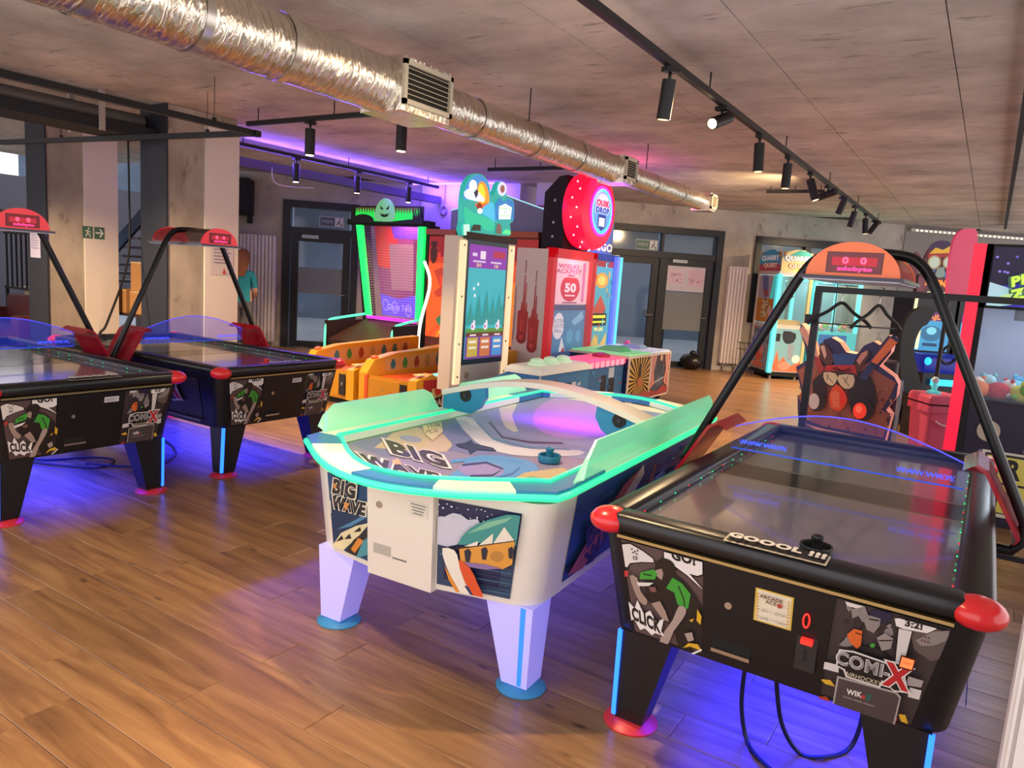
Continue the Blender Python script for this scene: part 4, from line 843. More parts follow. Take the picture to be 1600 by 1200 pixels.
    def seg(idx, m, name, lbl=None):
        mb = MB()
        for i in idx:
            j = (i + 1) % N; a_, b_, c_, d_ = O[i], O[j], I[j], I[i]
            mb.add([(a_[0], a_[1], .80), (b_[0], b_[1], .80), (c_[0], c_[1], .792), (d_[0], d_[1], .792), (a_[0], a_[1], .832), (b_[0], b_[1], .832), (c_[0], c_[1], .828), (d_[0], d_[1], .828)], [(4, 5, 6, 7), (3, 2, 1, 0), (0, 1, 5, 4), (2, 3, 7, 6), (1, 2, 6, 5), (3, 0, 4, 7)], m)
        return mb.build(name, e, lbl)
    blue_i = {0, N-1, N-2, 6, 7, 8, 9, 13, 14, 15, 16, N//2 - 1, N//2, N//2 + 1, N//2 + 14, N//2 + 15, N//2 + 16, N//2 + 5, N//2+6, N//2+7, N//2+8}
    run = []; state = None
    for i in range(N):
        s_ = i in blue_i
        if state is None: state = s_
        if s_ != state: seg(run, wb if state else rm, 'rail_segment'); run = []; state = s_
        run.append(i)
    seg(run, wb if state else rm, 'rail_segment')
    MB().tube([(x*1.004, y, .806) for x, y in O] + [(O[0][0]*1.004, O[0][1], .806)], .014, grn, 8).build('outer_led_tube', e, 'glowing green LED edge')
    MB().tube([(x*1.012, y, .832) for x, y in I] + [(I[0][0]*1.012, I[0][1], .832)], .009, grn, 8).build('inner_led_tube', e, 'glowing green LED line')
    # side wings of frosted acrylic
    acr = M('acrylic_painted_glow', '#b8ecd0', 0.3, alpha=.72, emit=.2, ecol='#30f0a0')  # green LED light on the wings is put into colour and emission
    def wing(s, y0, y1, h, name):
        sec = []
        for y, hh in [(y0, .02), (y0 + .03, h*.6), (y0 + .10, h), (y1 - .10, h), (y1 - .03, h*.75), (y1, .03)]: sec.append((y, hh))
        mb = MB(); rows = []
        for y, hh in sec: rows.append([(s*(.632 + .035*(k/4)**2), y, .832 + hh*k/4) for k in range(5)])
        rows2 = [[(x - s*.01, y, z) for x, y, z in r] for r in rows]
        for i in range(len(rows)-1):
            for k in range(4):
                for R_ in (rows, rows2): mb.add([R_[i][k], R_[i+1][k], R_[i+1][k+1], R_[i][k+1]], [(0, 1, 2, 3)], acr, True)
            mb.add([rows[i][4], rows[i+1][4], rows2[i+1][4], rows2[i][4]], [(0, 1, 2, 3)], acr); mb.add([rows[i][0], rows[i+1][0], rows2[i+1][0], rows2[i][0]], [(0, 1, 2, 3)], acr)
        mb.add([*rows[0], *rows2[0][::-1]], [tuple(range(10))], acr); mb.add([*rows[-1], *rows2[-1][::-1]], [tuple(range(10))], acr); mb.build(name, e, 'frosted acrylic wing with green LED light put into its colour')
    wing(-1, .18, 1.08, .115, 'side_wing'); wing(1, .22, 2.05, .16, 'side_wing'); wing(-1, 1.26, 2.1, .115, 'side_wing')
    # bridge
    n = 20
    up = [(-.615 + 1.23*i/n, .94 + .115*math.sin(PI*i/n)) for i in range(n + 1)]; dn = [(x*.985, z - .028) for x, z in up][::-1]
    br = MB().prism(up + dn, 1.08, 1.24, M('wave_white')).build('bridge', e, 'white arched bridge over the playing surface')
    bl = M('bridge_blue', '#1f86b8', 0.3, coat=.4)
    for s in (-1, 1):
        xi = .33
        lobe = [(s*.605, .838), (s*.605, .91)] + [(x, z - .03) for x, z in (up if s < 0 else up[::-1]) if abs(x) > xi + .01 and abs(x) < .60 and x*s > 0] + [(s*xi, .985), (s*(xi - .005), .93), (s*(xi + .03), .87), (s*(xi + .09), .83)]
        MB().prism(lobe, 1.09, 1.12, bl).build('bridge_plate', br, 'blue speaker plate')
        MB().cyl((s*(.455), 1.09 - .006, .93), .036, .01, M('speaker_black', '#0d0d10', .6), 18, axis='y').cyl((s*.455, 1.09 - .012, .93), .012, .008, M('speaker_cone', '#2a2a30', .5), 12, axis='y').build('speaker', br)
    lamp('bridge_lamp', 'AREA', e, (.02, 1.40, .99), 2.2, '#c03cff', .5, size_y=.08, rot=(math.radians(38), 0, 0))
    # legs
    lgm = M('leg_painted_glow', '#cfcbf2', 0.4, emit=.28, ecol='#4a46ff')  # emission and tint imitate LED underglow falling on plain white legs
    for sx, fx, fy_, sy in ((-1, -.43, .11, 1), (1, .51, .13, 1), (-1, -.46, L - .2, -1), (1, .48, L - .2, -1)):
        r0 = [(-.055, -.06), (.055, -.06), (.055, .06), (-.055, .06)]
        lo = MB().loft([[(fx + (x if x*sx > 0 else x*1.05) , fy_ + y, .03) for x, y in r0], [(fx + (x*1.2 if x*sx > 0 else x*2.6), fy_ + y*1.25, .365) for x, y in r0]], lgm).build('leg', e, 'white leg with blue-violet underglow put into its colour')
        MB().lathe((fx, fy_, 0), [(.098, 0), (.10, .006), (.08, .02), (.045, .032)], M('blue_foot', '#3f8fc4', .4)).build('foot_disc', lo, 'blue foot disc')
        if sx > 0: MB().loft([[(fx + sx*.012 + d, fy_ - sy*.0615, .035) for d in (0, sx*.018)] + [(fx + sx*.012 + d, fy_ - sy*.058, .035) for d in (sx*.018, 0)], [(fx + sx*.014 + d, fy_ - sy*.0765, .36) for d in (0, sx*.022)] + [(fx + sx*.014 + d, fy_ - sy*.072, .36) for d in (sx*.022, 0)]], M('strip_blue', '#2f6cff', .4, emit=1.5, ecol='#1f60ff')).build('led_strip', lo)
    lamp('underglow_lamp', 'AREA', e, (.1, 1.3, .34), BLUE_W * .14, '#3a48ff', .7, size_y=1.6, spread=math.radians(125))
    return e
make_wave()
mallet((-1.56, 2.80, .792), M('mallet_blue', '#1f6f98', .35), 'blue mallet on the surf themed table')
# ------------------------------------------------------------------ yellow alley games with their shared orange backboard
yel = M('alley_yellow', '#e0a21e', 0.4, noise=.04, nscale=4); yel2 = M('alley_yellow_dark', '#c98a18', 0.45); org = M('alley_orange', '#d8562a', 0.4)
def alley(x, label, tube_col, tube_emit):
    e = thing('alley_roller_game', label, 'arcade game', (x, 6.0, 0), 0, 'yellow alley rollers'); e.scale = (1, .76, 1)
    MB().b2((-.38, .06, 0), (.38, 2.5, .07), blackm).build('plinth', e)
    MB().prism([(0, .07), (2.5, .07), (2.5, .36), (.3, .36), (0, .40)], -.30, .30, yel2, plane='yz').build('front_cabinet', e)
    for s in (-1, 1):
        prof = [(-.03, .07), (2.55, .07), (2.55, .66), (1.75, .62), (1.5, .45), (.5, .41), (.32, .48), (-.03, .42)] if s > 0 else [(-.03, .07), (2.55, .07), (2.55, .68), (.6, .62), (.12, .56), (-.03, .42)]
        w_ = MB().prism(prof, s*.30, s*.42, yel, plane='yz').build('side_wall', e)
        if s > 0:
            a = Art((.4215, .12, .09), (.4215, 1.5, .09), (.4215, 1.5, .42), (.4215, .12, .42), '#b5322a'); splat(a, 10, (.3, 0, 1, 1), ['#d0443a', '#8d2420'], (.05, .12), 3)
            a.poly([(.10, .05), (.12, .62), (.2, .72), (.45, .95), (.5, .5), (.46, .05)], '#1d1a18'); a.text('ROLL', (.29, .55), (.12, .04), (0, .42), '#e8d9a0', .08); a.text('BALL', (.29, .2), (.10, .04), (0, .3), '#dfe0d8', .08); a.ell(.24, .62, .06, .16, '#d8433a'); a.done('side_art', w_, 'red side artwork reading ROLL')
        else:
            a = Art((-.2985, .35, .42), (-.2985, 2.3, .42), (-.2985, 2.3, .62), (-.2985, .35, .56), '#d8a860'); cs = ['#2f7f8a', '#3f9a3a', '#a3402a', '#b99a50', '#2a6f7a', '#2f6a60', '#8a4a30']
            for i in range(7):
                x0 = .09 + .14*i; a.ell(x0, .5, .032, .3, cs[i], n=10); a.ell(x0, .8, .02, .14, cs[i], n=8); a.rect(x0 - .02, .1, x0 - .005, .3, cs[i]); a.rect(x0 + .005, .1, x0 + .02, .3, cs[i])
            a.done('inner_art', w_)
    MB().b2((-.30, .25, .36), (.30, 2.45, .375), org).build('lane', e, 'orange rolling lane'); MB().b2((-.30, 2.0, .375), (.30, 2.45, .44), M('alley_red', '#8d2a24', .5)).build('ball_trough', e)
    MB().tube([(.2, .35, .41), (.2, 1.25, .43)], .018, M(tube_col + '_tube', tube_col, .4, emit=tube_emit), 10).build('light_tube', e)
    MB().cyl((.2, 1.42, .47), .09, .12, yel, 18, axis='y').cyl((.2, 1.415, .47), .06, .01, blackm, 16, axis='y').build('ball_hood', e)
    MB().b2((-.29, -.015, .09), (.17, 0, .37), M('alley_door', '#c48a1c', .5)).build('access_door', e); MB().cyl((-.06, -.02, .26), .01, .01, M('lock_steel'), 10, axis='y').build('lock', e)
    for x0 in (-.17, .06): MB().tube([(x0 + .03*math.cos(t*PI/8), -.016, .23 + .03*math.sin(t*PI/8)) for t in range(17)], .002, yel2, 5).build('embossed_ring', e)
    MB().b2((.2, -.045, .12), (.29, -.03, .36), M('coin_plate')).build('coin_plate', e); MB().b2((.235, -.05, .23), (.255, -.044, .27), M('lock_steel')).build('coin_slot', e)
    MB().b2((-.33, -.035, .08), (-.29, 0, .40), org).build('corner_post', e)
    MB().sphere((-.36, .2, .58), .045, M('alley_fish', '#e86a3a', .4), 10, 6, (1, 1.4, .6)).build('knob_figure', e)
    MB().box((.36, .12, .475), (.09, .14, .01), M('score_label', '#e8d08a', .5)).build('label', e)
alley(-6.35, 'yellow alley roller game with white light tube, left of the pair', '#f4efe0', 2.0)
alley(-5.43, 'yellow alley roller game with turquoise light tube and red ROLL side', '#6ff0d0', 1.8)
b = thing('backboard', 'orange lit backboard with red 300 score display behind the yellow alley games', 'arcade sign', (-6.0, 8.62, 0))
MB().b2((-1.1, 0, .02), (.78, .35, 2.12), M('board_dark', '#5a2018', .5)).build('cabinet', b)
a = Art((-1.1, -.004, .62), (.78, -.004, .62), (.78, -.004, 2.1), (-1.1, -.004, 2.1), '#c23a1c', emit=.55)
a.poly([(0, 0), (1, 0), (1, .78), (.5, .7), (0, .75)], '#d8541c'); a.poly([(.1, 0), (1, 0), (1, .62), (.6, .58), (.3, .35)], '#e8841e'); a.poly([(.12, .05), (.5, .35), (.75, .62), (.8, .6), (.4, .05)], '#f2b62a')
for k in range(5): a.poly([(.0 + .12*k, 0), (.05 + .12*k, 0), (.55 + .02*k, .6)], '#c8481c')
a.rect(0, .84, 1, 1, '#8d1f14'); a.rect(.12, .80, .9, .92, '#8a1020'); a.text('300', (.25, .86), (.12, 0), (0, .10), '#ff6a9a', .02, emit=3.0); a.ell(.05, .82, .035, .09, '#3a1208'); a.rect(.02, .9, .08, .95, '#3a1208')
a.poly([(.06, .66), (.14, .70), (.2, .62), (.24, .52), (.18, .42), (.1, .40), (.07, .45), (.13, .5), (.1, .58)], '#a8341c'); a.poly([(.12, .62), (.16, .6), (.18, .54), (.13, .5)], '#d8381e')
a.poly([(.1, .18), (.2, .28), (.3, .30), (.24, .2), (.14, .12)], '#2f6a4a'); a.line([(.2, .14), (.24, .04), (.34, -.02)], .02, '#f0d8b0'); a.ell(.3, .12, .08, .1, '#d8402a'); a.done('lit_panel', b, 'orange lit cartoon panel')
MB().b2((-1.14, -.06, 2.12), (.80, .4, 2.2), M('board_gold', '#a8521e', .4)).build('roof_trim', b)
lp = MB().tube(smooth_poly([(-1.02, -.25, .30), (-1.0, -.25, .8), (-.88, -.22, 1.4), (-1.02, -.2, 1.72)], 6, False), .022, M('tube_warm', '#fff6d8', .4, emit=1.6), 8).build('light_tube', b, 'wavy pale light tube')
MB().prism([(-.95, 2.2), (.76, 2.2), (.76, 2.5), (0, 2.72), (-.95, 2.5)], .28, .3, M('sign_back_grey', '#7d8590', .5)).build('sign_back', b)
MB().tube([(-.95, .29, 2.5), (0, .29, 2.72), (.76, .29, 2.5)], .012, M('tube_cyan', '#a0e8f0', .4, emit=.8), 6).build('sign_edge', b)

# ------------------------------------------------------------------ ghost ball game with net
g_ = thing('ball_toss_game', 'green-lit ball game with a net and a ghost face header', 'arcade game', (-8.33, 9.2, 0))
neon = M('neon_green', '#20ff6a', .4, emit=1.7, ecol='#10f050')
for s, xb, xt in ((-1, -.50, -.79), (1, .60, .58)):
    MB().loft([[(xb - .05, -.03, .78), (xb + .05, -.03, .78), (xb + .05, .03, .78), (xb - .05, .03, .78)], [(xt - .06, -.03, 2.3), (xt + .06, -.03, 2.3), (xt + .06, .03, 2.3), (xt - .06, .03, 2.3)]], neon).build('lit_post', g_, 'glowing green post')
    MB().loft([[(xb + s*.05 - .02, .03, .0), (xb + s*.05 + .04, .03, .0), (xb + s*.05 + .04, .3, .0), (xb + s*.05 - .02, .3, .0)], [(xt + s*.08 - .02, .03, 2.3), (xt + s*.08 + .04, .03, 2.3), (xt + s*.08 + .04, .3, 2.3), (xt + s*.08 - .02, .3, 2.3)]], blackm).build('side_frame', g_)
a = Art((-.45, .28, .78), (.55, .28, .78), (.53, .28, 2.3), (-.72, .28, 2.3), '#7a2a7a', emit=.3)
a.poly([(0, .55), (.45, .5), (.4, 1), (0, 1)], '#c0203c'); a.poly([(.35, .86), (1, .86), (1, 1), (.3, 1)], '#5a2ac0', emit=.5); a.rect(.25, .3, .7, .8, '#8d5f8a'); a.rect(.7, .1, 1, .85, '#5a1a5a'); a.poly([(0, 0), (1, 0), (1, .2), (.8, .26), (.4, .2), (0, .24)], '#4a3ae0', emit=.6)
for x, y in [(.1, .12), (.3, .1), (.85, .16), (.6, .08)]: a.ell(x, y, .07, .07, '#7a6cf0', emit=.6); a.ell(x, y, .05, .05, '#4a3ae0', emit=.6)
a.text('Ghost Toss', (.4, .1), (.11, 0), (0, .09), '#9a90ff', 0, emit=.7); a.done('back_panel', g_, 'purple and red lit back panel')
nt_ = MB(); nm = M('net_cord', '#d8a8c8', .6, alpha=.75)
for i in range(27):
    t = i / 26; xb, xt = -.45 + 1.0*t, -.72 + 1.25*t; nt_.add([(xb - .0022, -.01, .8), (xb + .0022, -.01, .8), (xt + .0022, -.01, 2.28), (xt - .0022, -.01, 2.28)], [(0, 1, 2, 3)], nm)
for j in range(34):
    z = .82 + .043*j; t = (z - .78) / 1.52; x0, x1 = -.45 - .27*t, .55 - .02*t; y = -.01; sg = .02
    nt_.add([(x0, y, z - .002), ((x0+x1)/2, y, z - .012), (x1, y, z - .002), (x1, y, z + .003), ((x0+x1)/2, y, z - .007), (x0, y, z + .003)], [(0, 1, 4, 5), (1, 2, 3, 4)], nm)
no = nt_.build('net', g_, 'fine pale cord net', fix=False); no['kind'] = 'stuff'
MB().b2((-1.0, -.08, 2.27), (.75, .12, 2.36), blackm).build('header_shelf', g_)
a = Art((-.9, -.09, 2.30), (.68, -.09, 2.30), (.68, -.09, 2.58), (-.9, -.09, 2.58), '#101512'); a.rect(.06, .12, .94, .9, '#18c848', emit=.9)
for i in range(24): a.poly([(.06 + .037*i, .9), (.08 + .037*i, .55), (.097 + .037*i, .9)], '#7a5a2a', emit=.1)
a.ell(.18, .1, .16, .42, '#0c0f0c', emit=0); a.poly([(.55, .1), (.8, .25), (1, .3), (1, 0), (.5, 0)], '#0c0f0c', emit=0)
a.poly([(-.02, .0), (.0, .95), (.03, 1.0), (.06, .95), (.05, .5), (.09, .3), (.05, .0)], '#0c0f0c', emit=0)
for k in range(4): a.poly([(.86 + .03*k, 0), (.87 + .03*k, .95 - .12*(k % 2)), (.90 + .03*k, .3)], '#0c0f0c', emit=0)
a.done('header_panel', g_, 'green glowing spooky header')
MB().prism(smooth_poly([(-.32, 2.36), (-.33, 2.5), (-.25, 2.64), (-.12, 2.70), (.01, 2.64), (.09, 2.5), (.08, 2.36), (-.12, 2.33)], 3), -.125, -.095, M('ghost_grey', '#9fc0a4', .5, emit=.35, ecol='#40e070')).build('ghost_cutout', g_, 'egg shaped ghost head cut-out')
a = Art((-.33, -.1265, 2.33), (.09, -.1265, 2.33), (.09, -.1265, 2.70), (-.33, -.1265, 2.70), None); a.poly([(.26, .70), (.42, .55), (.42, .50), (.30, .52)], '#0a140c'); a.poly([(.74, .70), (.58, .55), (.58, .50), (.70, .52)], '#0a140c'); a.poly([(.24, .38), (.35, .22), (.5, .18), (.65, .22), (.78, .38), (.64, .31), (.56, .33), (.5, .28), (.44, .33), (.36, .31)], '#0a140c'); a.done('ghost_face', g_)
for s, x in ((-1, -.57), (1, .60)):
    y0 = -.9 if s < 0 else -.62
    MB().b2((x - .02, y0, .05), (x + .02, .1, .70), M('toss_side', '#2a1512', .5)).build('side_wing', g_)
    MB().tube(smooth_poly([(x, y0, .08), (x, y0, .55), (x, y0 + .06, .68), (x, y0 + .2, .725), (x, .05, .80)], 5, False), .02, M('tube_mint', '#50f0b0', .4, emit=1.1), 8).build('light_tube', g_, 'mint green light tube')
MB().b2((-.55, -.86, .05), (.58, .3, .34), blackm).build('base_cabinet', g_); MB().loft([[(-.55, -.86, .34), (.58, -.86, .34), (.58, .0, .34), (-.55, .0, .34)], [(-.55, -.86, .40), (.58, -.86, .40), (.58, .0, .72), (-.55, .0, .72)]], M('toss_deck', '#3a1c16', .5)).build('sloped_deck', g_)
MB().b2((-.5, -.06, .73), (.56, 0, .78), M('magenta_strip', '#d030d0', .4, emit=.9)).build('lit_lip', g_, 'magenta lit lip under the net')
a = Art((-.595, -.05, .38), (-.595, -.88, .38), (-.595, -.88, .66), (-.595, -.05, .66), '#32160f'); a.text('EAT IT\nQUAKE!', (.75, .6), (.16, 0), (0, .3), '#c05a30', .02); a.done('side_art', g_)

# ------------------------------------------------------------------ white tall-screen machine
cream = M('machine_cream', '#d6cabb', .45)
A = thing('screen_game', 'tall white game cabinet with upright forest screen between lit strips', 'arcade game', (-4.67, 6.1, 0))
MB().b2((-.16, 0, .36), (0, 1.1, 1.97), cream).b2((-.16, .1, 0), (-.02, 1.0, .36), cream).build('cabinet', A)
for y in (.05, .96): MB().b2((0, y, .42), (.025, y + .10, 1.93), M('strip_lamp', '#ffe9c4', .5, emit=.55, ecol='#ffdca8')).build('light_strip', A, 'cream lit strip')
sc = MB().b2((0, .17, .62), (.018, .94, 1.95), M('bezel_teal', '#27414a', .3)).build('screen_bezel', A)
a = Art((.019, .20, .68), (.019, .91, .68), (.019, .91, 1.90), (.019, .20, 1.90), '#3fb8c4', emit=.42)
a.rect(0, .80, 1, 1, '#8a3ab0'); a.rect(.62, .9, .95, .96, '#b03050'); a.rect(.28, .88, .42, .95, '#e6e0f0'); a.rect(.08, .9, .2, .93, '#d8cdea'); a.rect(.1, .85, .42, .865, '#d8cdea'); a.rect(.56, .85, .85, .865, '#d8cdea'); a.text('50', (.25, .825), (.13, 0), (0, .04), '#e8d890', .02); a.text('18', (.7, .825), (.13, 0), (0, .04), '#e8d890', .02)
for x, h in [(.1, .5), (.3, .58), (.5, .62), (.68, .55), (.85, .6), (.95, .5)]: a.poly([(x - .13, .3), (x, h), (x + .13, .3)], '#2f9a98')
for x, y in [(.15, .62), (.25, .66), (.18, .56)]: a.ell(x, y, .03, .016, '#dfe8ee', n=8)
a.rect(0, .23, 1, .27, '#5a9a3a'); a.rect(0, .2, 1, .235, '#6a3a2a'); a.rect(0, 0, 1, .2, '#7a4a9a')
for i, c in enumerate(['#c8b04a', '#d07a4a', '#4a9ad8']): 
    a.rect(.05 + .32*i, .02, .32 + .32*i, .19, c); a.rect(.09 + .32*i, .14, .28 + .32*i, .165, '#efe6d0'); a.rect(.09 + .32*i, .09, .28 + .32*i, .11, '#efe6d0'); a.rect(.1 + .32*i, .205, .26 + .32*i, .22, '#e8e4e0'); a.ell(.17 + .32*i, .29, .06, .035, '#ece8f4', n=10); a.ell(.19 + .32*i, .32, .03, .03, '#ece8f4', n=8); a.ell(.15 + .32*i, .29, .02, .015, '#a04a8a', n=6)
a.done('screen', sc, 'bright forest game screen'); MB().b2((-.1, .1, 1.95), (.05, 1.06, 2.02), M('ledge_brown', '#3a2c22', .6)).build('top_ledge', A)
for y in (.1, .99): 
    for z in (.5, .85, 1.35, 1.88): MB().cyl((.025, y, z), .012, .006, M('bolt_grey', '#8a8478', .4, .6), 8, axis='x').build('bolt', A)
MB().cyl((0, .3, .5), .04, .006, M('speaker_beige', '#a89878', .6), 14, axis='x').build('speaker_hole', A)
T_ = thing('topper_sign', 'backlit cartoon landscape topper above the tall white screen cabinet', 'sign', (-4.67, 6.05, 0))
Q = [(716, 259), (815, 286), (809, 386), (709, 373)]
def topper():
    h = homography(Q); z3 = lambda p: (690 + p[0] / 10, 260 + p[1] / 10)
    def loc(p): u, v = h(z3(p)); return (1.2 * u, 1.93 + .72 * v)
    out = smooth_poly([(290, 1075), (290, 850), (295, 560), (315, 380), (355, 240), (440, 140), (520, 110), (620, 140), (690, 240), (722, 350), (735, 445), (775, 440), (820, 340), (850, 262), (900, 232), (955, 268), (980, 360), (985, 480), (1080, 520), (1100, 700), (1080, 860), (1032, 890), (1032, 1080), (780, 1060)], 2)
    MB().prism([loc(p) for p in out], -.03, .03, M('topper_teal', '#2fa89a', .4, emit=.7, ecol='#1f9a90'), plane='yz').build('cutout_board', T_)
    a = Art((.031, 0, 1.93), (.031, 1.2, 1.93), (.031, 1.2, 2.65), (.031, 0, 2.65), None, quad=[((q[0]-690)*10, (q[1]-260)*10) for q in Q], emit=.7)
    a.poly([(310, 500), (330, 360), (370, 245), (450, 160), (520, 130), (610, 155), (670, 250), (700, 400), (690, 520)], '#3f86c8', smooth=2); a.ell(610, 470, 95, 240, '#e8922a', rot=-.1); a.ell(590, 420, 55, 150, '#f0d030', rot=-.1); a.poly([(470, 560), (560, 600), (690, 560), (660, 690), (540, 700)], '#d8562a'); a.ell(550, 620, 40, 60, '#7a2a18')
    a.ell(450, 300, 62, 95, '#dfe6ea'); a.poly([(310, 390), (420, 330), (520, 380), (640, 520), (560, 545), (420, 520), (330, 480)], '#d0dce4', smooth=2); a.poly([(460, 400), (510, 350), (530, 390), (520, 450), (490, 490)], '#252c3c')
    a.poly([(310, 620), (420, 700), (560, 760), (720, 830), (780, 880), (770, 1000), (620, 980), (560, 900), (330, 900)], '#28b890', smooth=2); a.poly([(560, 700), (700, 560), (780, 600), (790, 860), (700, 800)], '#48b4d8', smooth=2); a.ell(555, 690, 40, 45, '#f0ece0')
    a.ell(900, 350, 72, 110, '#c8cfe0'); a.ell(905, 350, 35, 60, '#8a5a4a'); a.poly([(790, 580), (870, 480), (930, 560), (990, 500), (1090, 560), (1085, 830), (790, 830)], '#2a7ab8'); a.poly([(850, 620), (950, 580), (1050, 640), (1030, 820), (850, 820)], '#dff4e0', emit=1.3); a.text('WHACK\nA\nGHOST', (945, 710), (52, 6), (0, -62), '#4a9a5a', .02, emit=.5)
    a.poly([(800, 1040), (810, 920), (850, 880), (890, 930), (890, 1060)], '#6a5a50'); a.poly([(400, 1000), (450, 900), (560, 910), (560, 1000)], '#3a4a2a', emit=.1); a.poly([(290, 1070), (290, 900), (385, 900), (385, 1070)], '#b8f0d0'); a.poly([(890, 1040), (950, 980), (1030, 1000), (1030, 1060)], '#5ae08a'); a.done('printed_face', T_)
topper()
# console of the white machine
def loft_console(name, label, loc, body, parts): pass
K = thing('game_console', 'white-topped blue control console with three round buttons before the tall screen', 'console', (-3.7, 6.3, 0))
bl_pr = M('console_blue', '#3a80b4', .4)
MB().prism([(-.93, .06), (-.93, .36), (-.40, .62), (0, .62), (0, .06)], .02, 1.1, bl_pr).build('body', K)
a = Art((-.93, .018, .06), (0, .018, .06), (0, .018, .62), (-.93, .018, .62), '#3a80b4', clip=[(0, 0), (1, 0), (1, 1), (.57, 1), (0, .54)]); a.poly([(.3, .2), (.33, .75), (.42, .75), (.46, .2)], '#b8382e'); a.poly([(.31, .4), (.45, .36), (.45, .46), (.31, .5)], '#e6ddd0'); a.poly([(.0, .35), (.15, .55), (.3, .5), (.25, .3)], '#a8bcc8', smooth=2); a.poly([(.8, .4), (.9, .6), (1, .5), (1, .3)], '#3f7a3a', smooth=2); a.poly([(.5, .25), (.6, .4), (.75, .2)], '#6a3a2a'); a.done('side_art', K)
a = Art((.002, .02, .06), (.002, 1.1, .06), (.002, 1.1, .62), (.002, .02, .62), '#3a80b4'); splat(a, 16, (.0, 0, 1, .9), ['#8a3a2a', '#3f7a3a', '#b8c8d0', '#1d4a70', '#c8583a'], (.03, .07), 6); a.rect(.5, .35, .57, .8, '#141820'); a.rect(.62, .5, .7, .8, '#d8e0e4'); a.poly([(.72, .3), (.8, .62), (.88, .3)], '#d8dde0'); a.done('front_art', K)
MB().loft([rring(-.42, .03, -.02, 1.12, .03, .63), rring(-.42, .03, -.02, 1.12, .03, .665), rring(-.38, -.02, .03, 1.07, .03, .70)], M('console_white', '#e8e4d6', .35, emit=.12, ecol='#e8ffe8')).build('top_slab', K, 'white lit console top')
for y in (.28, .56, .84): MB().lathe((-.2, y, .70), [(.10, 0), (.10, .02), (.075, .03), (.07, .055), (.03, .07)], M('button_mint', '#d6ead0', .3, emit=.2, ecol='#b0ffc0'), 18).build('button', K)
MB().b2((-.004, -.004 + .02, .06), (.008, .032, .62), cream).build('edge_trim', K)

# ------------------------------------------------------------------ red machine with drum topper
Bm = thing('drop_game', 'red framed jackpot cabinet with blue screen and red dripping side print', 'arcade game', (-4.67, 8.0, 0))
redp = M('cabinet_red', '#d01c28', .35, emit=.25, ecol='#d01828')  # emission added to brighten the frame, which is no lamp itself
MB().b2((-.48, 0, 0), (-.02, 1.2, 1.96), cream).build('cabinet', Bm)
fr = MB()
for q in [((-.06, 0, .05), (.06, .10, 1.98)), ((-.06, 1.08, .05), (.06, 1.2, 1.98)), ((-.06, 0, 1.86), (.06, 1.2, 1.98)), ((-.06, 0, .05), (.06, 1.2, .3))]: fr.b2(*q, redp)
fr.build('frame', Bm, 'glossy red frame'); lamp('frame_fill_light', 'POINT', Bm, (.1, .6, 1.75), 2.0, '#ff5a7a', .1)  # added point light brightening the red frame
a = Art((.0, .1, 1.28), (.0, 1.08, 1.28), (.0, 1.08, 1.86), (.0, .1, 1.86), '#e8c8d2', emit=.45); a.poly([(.1, .9), (.9, .9), (.9, 1), (.1, 1)], '#f0dce4'); a.text('WIELKI\nJACKPOT', (.42, .78), (.17, 0), (0, .13), '#8a3a6a', .03); a.ell(.5, .36, .27, .30, '#c02040'); a.text('50', (.5, .36), (.3, 0), (0, .26), '#f8e8ee', .05); a.rect(.3, .6, .7, .62, '#f8e8ee'); a.rect(.36, .18, .64, .21, '#f8e8ee'); a.rect(.82, .05, .9, .95, '#c878b0'); a.rect(.3, .02, .7, .05, '#8a3a6a'); a.done('poster', Bm, 'pinkish jackpot poster')
a = Art((.0, .1, .55), (.0, 1.08, .55), (.0, 1.08, 1.27), (.0, .1, 1.27), '#2f86b0', emit=.4); a.rect(0, .9, 1, 1, '#1d4f7a'); a.rect(0, 0, 1, .14, '#1f5f90'); a.ell(.25, .62, .15, .24, '#dfe8ee'); a.text('EKSTRA\nPLASTER\nBALL', (.25, .62), (.09, 0), (0, .10), '#2a4a7a', 0); a.poly([(.36, .42), (.3, .15), (.48, .15)], '#dfe8ee'); a.poly([(.36, .14), (.42, .24), (.47, .14)], '#b02a3a'); a.ell(.58, .42, .09, .14, '#4aa0c8'); a.poly([(.6, .7), (.9, .9), (.95, .75), (.7, .62)], '#7ab8d8'); a.ell(.82, .42, .08, .12, '#4aa0c8'); a.done('screen', Bm, 'blue game screen')
a = Art((.0, .1, .30), (.0, 1.08, .30), (.0, 1.08, .54), (.0, .1, .54), '#e0a8b8'); a.rect(.05, .4, .45, 1, '#d8502f'); a.rect(.05, .1, .35, .35, '#f0e4e8'); a.done('payout_panel', Bm)
MB().b2((.06, .03, .3), (.066, 1.17, 1.9), M('cover_glass', '#f0c8d8', .05, alpha=.10)).build('cover_glass', Bm)
a = Art((-.48, -.003, .0), (-.02, -.003, .0), (-.02, -.003, 1.96), (-.48, -.003, 1.96), '#d8cfc2')
for x, zt, zb in [(.32, .86, .42), (.68, .80, .37)]:
    r = random.Random(int(x*100)); pts = [(x - .16, zb)]
    for k in range(7): xx = x - .16 + .32*k/6; top = zb + (zt - zb) * (.45 + .55 * math.exp(-((k - 3.4)/1.2)**2)) * r.uniform(.85, 1.0); pts += [(xx - .015, top), (xx + .015, top), (xx + .017, zb + (zt - zb)*.4)]
    pts += [(x + .16, zb)]; a.poly(pts, '#b82420'); a.rect(x - .06, zb, x + .0, zb + .12, '#d84038'); a.ell(x, zb, .17, .04, '#a01c1c'); a.ell(x - .02, zb + .006, .07, .016, '#d8463c'); a.rect(x - .01, zt - .02, x + .012, zt + .06, '#8a1c1c')
